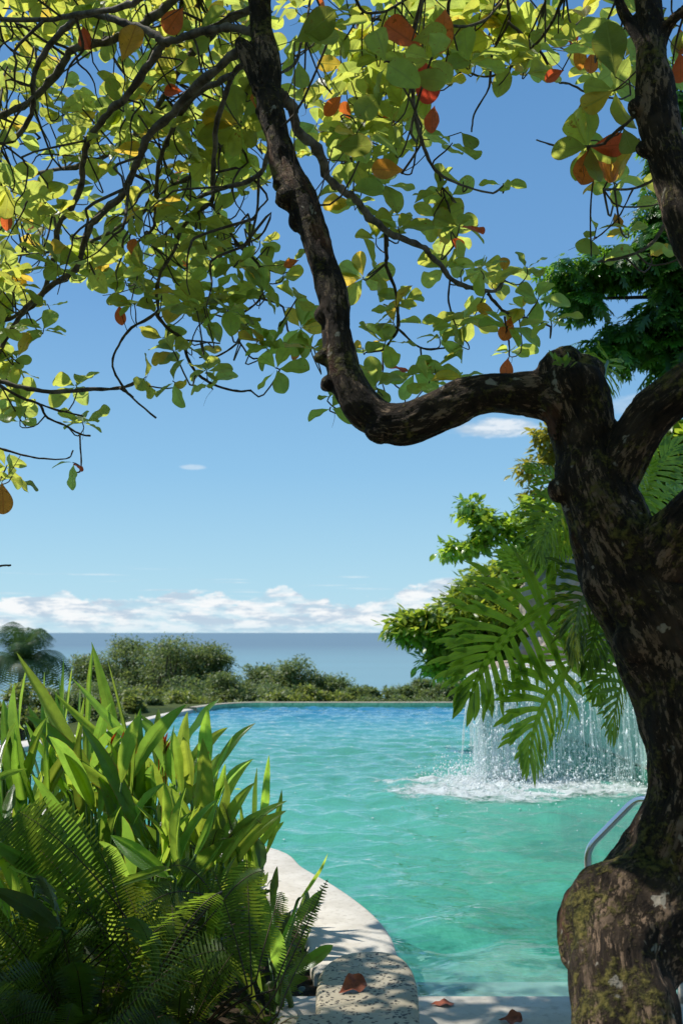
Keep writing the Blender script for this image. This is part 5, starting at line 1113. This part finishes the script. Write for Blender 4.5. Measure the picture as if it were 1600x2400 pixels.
def build_foam():
    gx = np.linspace(.3, 3.45, 150); gy = np.linspace(9.2, 12.6, 150); X, Y = np.meshgrid(gx, gy); Z = np.zeros_like(X)
    lx = np.interp(X, lip[:, 0], lip[:, 1]) - .38
    d = np.abs(Y-lx + .15)/(np.where(Y < lx, 1.05, .55)*(1.15-.10*X)); e = np.clip((1.25-X)/.8, 0, 2) + np.clip((X-2.5)/1.1, 0, 1)
    dens = np.clip(1.22 - .55*d*d - e*e*.55 - .10*np.clip(X-1.8, 0, 2), 0, 1)
    for i in range(150):
        for j in range(150):
            nn = fbm((X[i, j]*5, Y[i, j]*5, 0), 4); Z[i, j] = .012 + .06*max(0, nn+.05)*dens[i, j]**1.5
    a = Acc(); a.add(np.stack((X, Y, Z), -1).reshape(-1, 3), grid_faces(150, 150), np.repeat(dens.reshape(-1, 1), 3, 1))
    tag(obj('foam', a, M['foam']), 'white foam boiling where the waterfall meets the pool', 'foam', kind='stuff')
build_foam()

# ------------------------------------------------------------------ trees and shrubs to the right
ELL = [(0, .02), (.15, .12), (.35, .21), (.6, .22), (.82, .12), (1, .01)]
ET = [leaf_template(ELL, 3, .15, .25), leaf_template(ELL, 3, .35, .4, 0, .4), leaf_template(ELL, 3, -.1, .3, 0, -.3)]
def crown_leaves(acc, blobs, per, size, cols, clump=.30, droop=.3, tpls=ET, shell=.35, r=rng, cn=None):
    """blobs: (centre, (rx, ry, rz), n clumps)"""
    for c, rad, nc in blobs:
        c = np.asarray(c); d = rand_dirs(nc, r); rr = (shell + (1-shell)*r.random((nc, 1)))**.6; cc = c + d*rr*np.asarray(rad)
        for tp in tpls:
            k = max(1, per//len(tpls)); off = rand_dirs(nc*k, r)*(r.random((nc*k, 1))**.5)*clump*np.array((1, 1, .6))
            Pz = np.repeat(cc, k, 0) + off; D = off/clump + rand_dirs(nc*k, r)*.6 + (0, 0, -droop); N = rand_dirs(nc*k, r)*.6 + (0, 0, 1.)
            g = np.repeat(r.uniform(.72, 1.18, (nc, 1)), k, 0)*r.uniform(.8, 1.2, (nc*k, 1)); hue = np.repeat(r.random((nc, 1)), k, 0)
            C = g*(np.asarray(cols[0])[None]*(1-hue) + np.asarray(cols[1])[None]*hue)
            scatter(acc, tp, Pz, D, N, size*r.uniform(.7, 1.2, nc*k), C)
def wood(acc, base, centre_pts, r0, r=random):
    base = np.asarray(base, float)
    for c in centre_pts:
        c = np.asarray(c, float); m_ = base + (c-base)*.5 + np.array((r.uniform(-.12, .12), r.uniform(-.1, .1), .10))*np.linalg.norm(c-base)*.8
        tube(acc, catmull(np.array([base, base*.6+m_*.4, m_, c]), 12), np.linspace(r0, r0*.22, 12), 6)
def tree(name, label, cat, foot, fork, blobs, leafm, per, size, cols, r0, clump, group=None, droop=.3, tpls=ET, twigs=0, trunkname='trunk'):
    t_ = thing(name, label, cat, foot, group); la = Acc(); crown_leaves(la, blobs, per, size, cols, clump, droop, tpls); obj('crown', la, leafm, t_)
    w = Acc(); tube(w, catmull(np.array([foot, (np.asarray(foot)+fork)/2 + (r0, 0, 0), fork]), 8), np.linspace(r0*1.4, r0, 8), 8)
    wood(w, fork, [b[0] for b in blobs], r0*.7)
    for b in blobs:
        for k in range(twigs):
            e = np.asarray(b[0]) + rand_dirs(1)[0]*np.asarray(b[1])*.9; tube(w, catmull(np.array([b[0], (np.asarray(b[0])+e)/2 + rng.normal(0, .05, 3)*np.mean(b[1]), e]), 5), np.linspace(r0*.16, r0*.05, 5), 4)
    obj(trunkname, w, M['twig'], t_); return t_
def B(px, py, Y, rx, ry, nc, depth=None):
    return (P(px, py, Y), (px_m(rx, Y), (px_m(rx, Y) if depth is None else depth), px_m(ry, Y)), nc)
YL = ((.9, 1.05, .7), (1.5, 1.35, .8))
tree('bushy_tree', 'rounded yellow green bushy tree hanging over the right end of the pool', 'tree', (3.9, 15.2, .3), np.array((3.2, 14.9, 1.5)),
     [B(1130, 1440, 14, 95, 75, 70), B(1055, 1470, 14, 65, 55, 44), B(985, 1475, 14, 40, 28, 20), B(945, 1470, 14.1, 22, 14, 7), B(1170, 1530, 14.3, 70, 55, 40), B(1080, 1540, 14.2, 55, 42, 28), B(1215, 1380, 14.4, 70, 60, 46), B(1130, 1370, 14.4, 52, 36, 22), B(1035, 1555, 14, 28, 26, 8), B(1280, 1340, 14.8, 60, 70, 40), B(1240, 1470, 14.6, 70, 60, 36)],
     M['shrub'], 39, .15, YL, .07, .26, twigs=3)
tree('small_leaved_tree', 'slim tree with dark glossy leaves rising above the bushy tree', 'tree', (3.7, 13.6, .4), np.array((3.0, 13.2, 2.2)),
     [B(1105, 1195, 12.6, 34, 22, 8), B(1150, 1225, 12.6, 34, 22, 9), B(1070, 1290, 12.6, 36, 14, 7), B(1120, 1265, 12.6, 38, 22, 10), B(1195, 1255, 12.6, 45, 32, 14), B(1245, 1205, 12.6, 30, 35, 9), B(1215, 1300, 12.7, 50, 25, 12), B(1300, 1290, 12.8, 40, 50, 16)],
     M['dark'], 24, .13, ((2.2, 1.7, 1.4), (3.8, 2.4, 1.6)), .03, .16, twigs=4)
tree('yellow_tipped_tree', 'tree with brownish yellow leaf tips just left of the almond fork', 'tree', (4.2, 14.5, .4), np.array((3.3, 14.2, 3.)),
     [B(1285, 1015, 13.5, 26, 20, 8), B(1240, 1105, 13.5, 26, 20, 8), B(1290, 1060, 13.6, 30, 30, 10), B(1262, 1170, 13.6, 30, 24, 9), B(1320, 1120, 13.8, 40, 60, 14)],
     M['shrub'], 21, .13, ((1.2, 1., .7), (1.9, 1.25, .9)), .03, .17, twigs=3)
tree('broad_shrub_tree', 'bright leafy tree filling the gap between the two right almond limbs', 'tree', (4.6, 10.6, .5), np.array((3.6, 10.3, 2.)),
     [B(1540, 1130, 10, 70, 75, 52), B(1600, 1060, 10, 70, 60, 40), B(1500, 1200, 10.2, 50, 50, 24), B(1620, 1180, 10, 60, 60, 30), B(1660, 1400, 10.5, 90, 120, 40)],
     M['shrub'], 30, .16, ((.7, 1.15, .7), (1.5, 1.3, .6)), .05, .24, twigs=3)
tree('low_shrub', 'green shrub growing beside the grotto behind the philodendron leaves', 'shrub', (3.9, 13.4, .3), np.array((3.3, 13.3, .9)),
     [B(1400, 1300, 13.4, 70, 60, 30), B(1450, 1480, 13.2, 50, 50, 14), B(1300, 1250, 13.8, 50, 50, 16)],
     M['shrub'], 30, .15, ((.6, 1., .6), (1.1, 1.1, .6)), .03, .25)
# dark lobed-leaf tree, upper right
def lobed_small(seed):
    r = np.random.default_rng(seed); V = []; Fq = []; U = []
    def strip(p0, a0, ln, w):
        b = len(V)
        for i, (q, ww) in enumerate(((0, .5), (.3, 1.), (.65, .9), (1, .05))):
            x = p0[0] + math.sin(a0)*ln*q; y = p0[1] + math.cos(a0)*ln*q; nx, ny = math.cos(a0), -math.sin(a0)
            for e in (-1, 1): V.append((x+nx*w*ww*e, y+ny*w*ww*e, -.9*x*x + .3*w*ww + .15*math.sin(3*q+seed)*w)); U.append((e*.5, q))
        for i in range(3): Fq.append((b+2*i, b+2*i+1, b+2*i+3, b+2*i+2))
    strip((0, 0), 0, 1., .085)
    for s in (-1, 1):
        for i, v in enumerate((.12, .3, .48, .66)): strip((0, v), s*R(58-7*i+r.uniform(-6, 6)), .42-.05*i, .05)
    return np.array(V), np.array(Fq), np.array(U)
LT = [lobed_small(i) for i in range(3)]
tree('lobed_leaf_tree', 'dark green tree with glossy ragged lobed leaves at the upper right', 'tree', (4.3, 8.1, .1), np.array((3.9, 7.9, 4.)),
     [B(1325, 640, 7.6, 40, 12, 8), B(1385, 635, 7.6, 45, 24, 14), B(1370, 700, 7.6, 26, 22, 6), B(1460, 620, 7.6, 55, 22, 16), B(1540, 600, 7.6, 50, 30, 18), B(1600, 640, 7.6, 60, 40, 18), B(1560, 755, 7.6, 60, 26, 17), B(1480, 785, 7.6, 50, 28, 17), B(1420, 820, 7.6, 26, 30, 9), B(1600, 830, 7.6, 50, 50, 24), B(1590, 700, 7.6, 40, 30, 12), B(1550, 480, 7.6, 35, 50, 14), B(1590, 380, 7.6, 40, 60, 16), B(1590, 220, 7.6, 30, 70, 12), B(1525, 560, 7.6, 35, 30, 10), B(1700, 600, 7.8, 120, 160, 50)],
     M['dark'], 12, .20, ((.8, 1, .8), (1.6, 1.4, 1.)), .06, .16, droop=.9, tpls=LT, twigs=2)

# ------------------------------------------------------------------ trees on the slope beyond the pool
def zhill(x, y): return float(hill(np.array([x]), np.array([y]))[0])
FARC = ((.85, .95, .8), (1.25, 1.1, .75)); LITC = ((.9, 1., .8), (1.2, 1.12, .8))
def far_tree(label, name, cx, top_, hw, Y, kind, bottom=None, flat=.62, nb=22, group='trees on the slope beyond the pool'):
    r = np.random.default_rng(int(cx*7+top_)); c = P(cx, top_, Y); x = c[0]; w = px_m(hw*1.7, Y); h = w*flat; zt = c[2]; z0 = zhill(x, Y) - .2
    if bottom: h = (zt - P(cx, bottom, Y)[2])/2
    hw *= 1.0; blobs = []
    for i in range(nb):
        a_ = r.uniform(0, 6.28); q = math.sqrt(r.random()); bx = x + w*.78*q*math.cos(a_); by = Y + w*.6*q*math.sin(a_); br = w*r.uniform(.17, .34)
        bz = zt - br*.55 - h*.8*(q**2)*r.uniform(.5, 1.2) - h*1.1*r.random()**1.5
        blobs.append(((bx, by, bz), (br, br, br*.55), int(22 if kind != 'light' else 16)))
    blobs.append(((x, Y, zt-w*.22), (w*.42, w*.42, w*.22), 24))
    sz = {'dark': .0029, 'mid': .0031, 'light': .0046}[kind]*Y
    tree(name, label, 'tree' if name != 'round_shrub' else 'shrub', (x, Y, z0), np.array((x, Y, z0+(zt-h*1.5-z0)*.6)), blobs, M['farlight'] if kind == 'light' else M['far'], 24, sz, LITC if kind == 'light' else FARC, w*.045, w*.16, group, .1, ET[:1] + ET[1:2] + ET[2:], twigs=1)
for a_ in (
 ('olive green tree at the left end of the far row beside the palm', 'spreading_tree', 215, 1532, 70, 66, 'dark'),
 ('domed tree second from the palm in the far row', 'spreading_tree', 300, 1494, 78, 68, 'dark'),
 ('tallest and widest umbrella shaped tree in the far row', 'spreading_tree', 400, 1484, 104, 64, 'dark'),
 ('umbrella tree stepping down on the right of the tallest far tree', 'spreading_tree', 500, 1503, 62, 66, 'dark'),
 ('low dark tree below the right shoulder of the tallest far tree', 'spreading_tree', 520, 1572, 55, 56, 'dark'),
 ('greyish tree just left of the middle gap showing the sea', 'spreading_tree', 610, 1557, 55, 62, 'mid'),
 ('pale topped tree highest in the middle of the far row', 'spreading_tree', 700, 1540, 62, 60, 'mid'),
 ('tree sloping down to the right towards the sea gap', 'spreading_tree', 785, 1582, 58, 60, 'mid'),
 ('lowest dark tree in the sea gap at the middle right', 'spreading_tree', 850, 1605, 42, 58, 'mid'),
 ('small round tree standing alone right of the sea gap', 'spreading_tree', 925, 1606, 38, 56, 'mid'),
 ('pointed little tree between the small round tree and the bushy right tree', 'spreading_tree', 985, 1592, 40, 55, 'mid'),
 ('tree partly behind the bushy tree at the far right corner', 'spreading_tree', 1055, 1588, 56, 52, 'mid'),
 ('dark tree behind the right end of the pool edge', 'spreading_tree', 1150, 1580, 60, 54, 'mid'),
 ('broad flat topped tree merging the domed tree with the tallest one', 'spreading_tree', 350, 1508, 90, 72, 'dark'),
 ('dark tree low under the domed far tree', 'spreading_tree', 250, 1590, 75, 50, 'dark'),
 ('shaded tree low under the tallest far tree', 'spreading_tree', 430, 1585, 85, 54, 'dark'),
 ('dark tree low behind the middle yellow shrubs', 'spreading_tree', 650, 1600, 75, 52, 'dark')):
    far_tree(*a_)
for a_ in (
 ('large yellow green shrub beyond the curve of the pool edge', 'round_shrub', 335, 1612, 62, 34, 'light'),
 ('yellow green shrub right beside the large one at the pool curve', 'round_shrub', 420, 1618, 48, 33, 'light'),
 ('small light shrub under the low dark tree', 'round_shrub', 490, 1636, 40, 33, 'light'),
 ('left one of the bright shrubs in the middle behind the pool edge', 'round_shrub', 640, 1622, 48, 33, 'light'),
 ('tallest bright shrub in the middle behind the pool edge', 'round_shrub', 715, 1608, 50, 34, 'light'),
 ('right one of the bright shrubs in the middle behind the pool edge', 'round_shrub', 790, 1622, 45, 34, 'light'),
 ('shrub with dull green leaves at the left of the sea gap', 'round_shrub', 860, 1634, 38, 33, 'mid'),
 ('dull shrub behind the pool edge below the small round tree', 'round_shrub', 930, 1630, 45, 33, 'mid'),
 ('dull shrub behind the pool edge next to the bushy right tree', 'round_shrub', 1020, 1628, 50, 33, 'mid'),
 ('small shrub growing right against the pool curve', 'round_shrub', 300, 1655, 42, 27, 'light'),
 ('lowest shrub between the heliconias and the pool curve', 'round_shrub', 240, 1672, 45, 26, 'mid'),
 ('shrub half behind the heliconia tips below the domed far tree', 'round_shrub', 160, 1640, 55, 28, 'mid'),
 ('dark shrub under the palm at the left edge', 'round_shrub', 50, 1630, 65, 28, 'mid'),
 ('yellowish shrub low behind the leftmost heliconia blades', 'round_shrub', 48, 1605, 56, 19, 'light'),
 ('dull green shrub squeezed between the coping and the heliconia tips', 'round_shrub', 188, 1622, 40, 18.8, 'mid'),
 ('bushy green shrub behind the long arching heliconia blades', 'round_shrub', 122, 1612, 46, 19, 'mid'),
 ('low olive shrub touching the outer side of the curved coping', 'round_shrub', 248, 1628, 32, 18.6, 'mid'),
 ('second low olive shrub along the outer side of the curved coping', 'round_shrub', 312, 1633, 25, 20.2, 'light'),
 ('third low shrub along the curved coping nearest the large yellow green one', 'round_shrub', 358, 1634, 24, 22, 'mid'),
 ('narrow shrub between the pool curve and the low dark tree', 'round_shrub', 560, 1645, 42, 34, 'light')):
    far_tree(*a_, flat=.8, nb=7, group='shrubs just beyond the pool edge')

# palm at the left
def build_palm():
    c = P(52, 1560, 27); z0 = zhill(c[0], 27); r = thing('palm_tree', 'palm with glossy drooping fronds at the far left', 'palm tree', (c[0], 27, z0))
    w = Acc(); tube(w, [(c[0], 27, z0), (c[0]+.05, 27, (z0+c[2])/2), tuple(c)], [.13, .10, .09], 10); obj('trunk', w, M['twig'], r)
    def pt(n=30):
        V = []; Fq = []; U = []
        for i in range(n):
            t_ = .08 + .9*i/(n-1); l = .30*math.sin(math.pi*(.15+.8*(1-t_)))
            for s in (-1, 1):
                b = len(V)
                for q in (0, .4, .75, 1):
                    ww = .010*(1.1-q)
                    for e in (-1, 1): V.append((s*l*q, t_ + .16*l*q + e*ww, -.55*l*q*q)); U.append((.5, t_))
                for k in range(3): Fq.append((b+2*k, b+2*k+1, b+2*k+3, b+2*k+2))
        return np.array(V), np.array(Fq), np.array(U)
    tp = pt()
    for i in range(30):
        an = i*2.4; el = random.uniform(-.1, 1.3); L = random.uniform(1.1, 1.75); f = Acc()
        d = np.array((math.cos(an)*math.cos(el), math.sin(an)*math.cos(el), math.sin(el))); tip = c + d*L*.9 + (0, 0, -.55*L*math.cos(el)); mid = c + d*L*.55 + (0, 0, .30*L)
        bend_tpl(f, tp, c, mid, tip, nrm((0, 0, 1.) + .2*rand_dirs(1)[0]), None, (1, 1, 1)); obj('frond', f, M['palm'], r)
build_palm()

# unseen hedge added behind the camera to darken the ambient light
def build_shade_hedge():
    t_ = thing('shade_hedge', 'tall dark unseen hedge added behind the viewpoint to block sky light', 'hedge', (0, -5, 0)); a = Acc()
    crown_leaves(a, [((x, -5 + (x*x)*.02, z), (1.1, .8, 1.1), 60) for x in np.arange(-9, 9.1, 1.3) for z in (.8, 2.2, 3.6)], 12, .22, ((.9, 1, .9), (1.1, 1.1, .9)), .45); obj('foliage', a, M['dark'], t_)
    w = Acc()
    for x in np.arange(-9, 9.1, 1.3): tube(w, catmull(np.array([(x, -5, 0), (x+.1, -5.1, 1.5), (x, -5, 3.6)]), 8), np.linspace(.07, .03, 8), 7)
    obj('stems', w, M['twig'], t_)
build_shade_hedge()
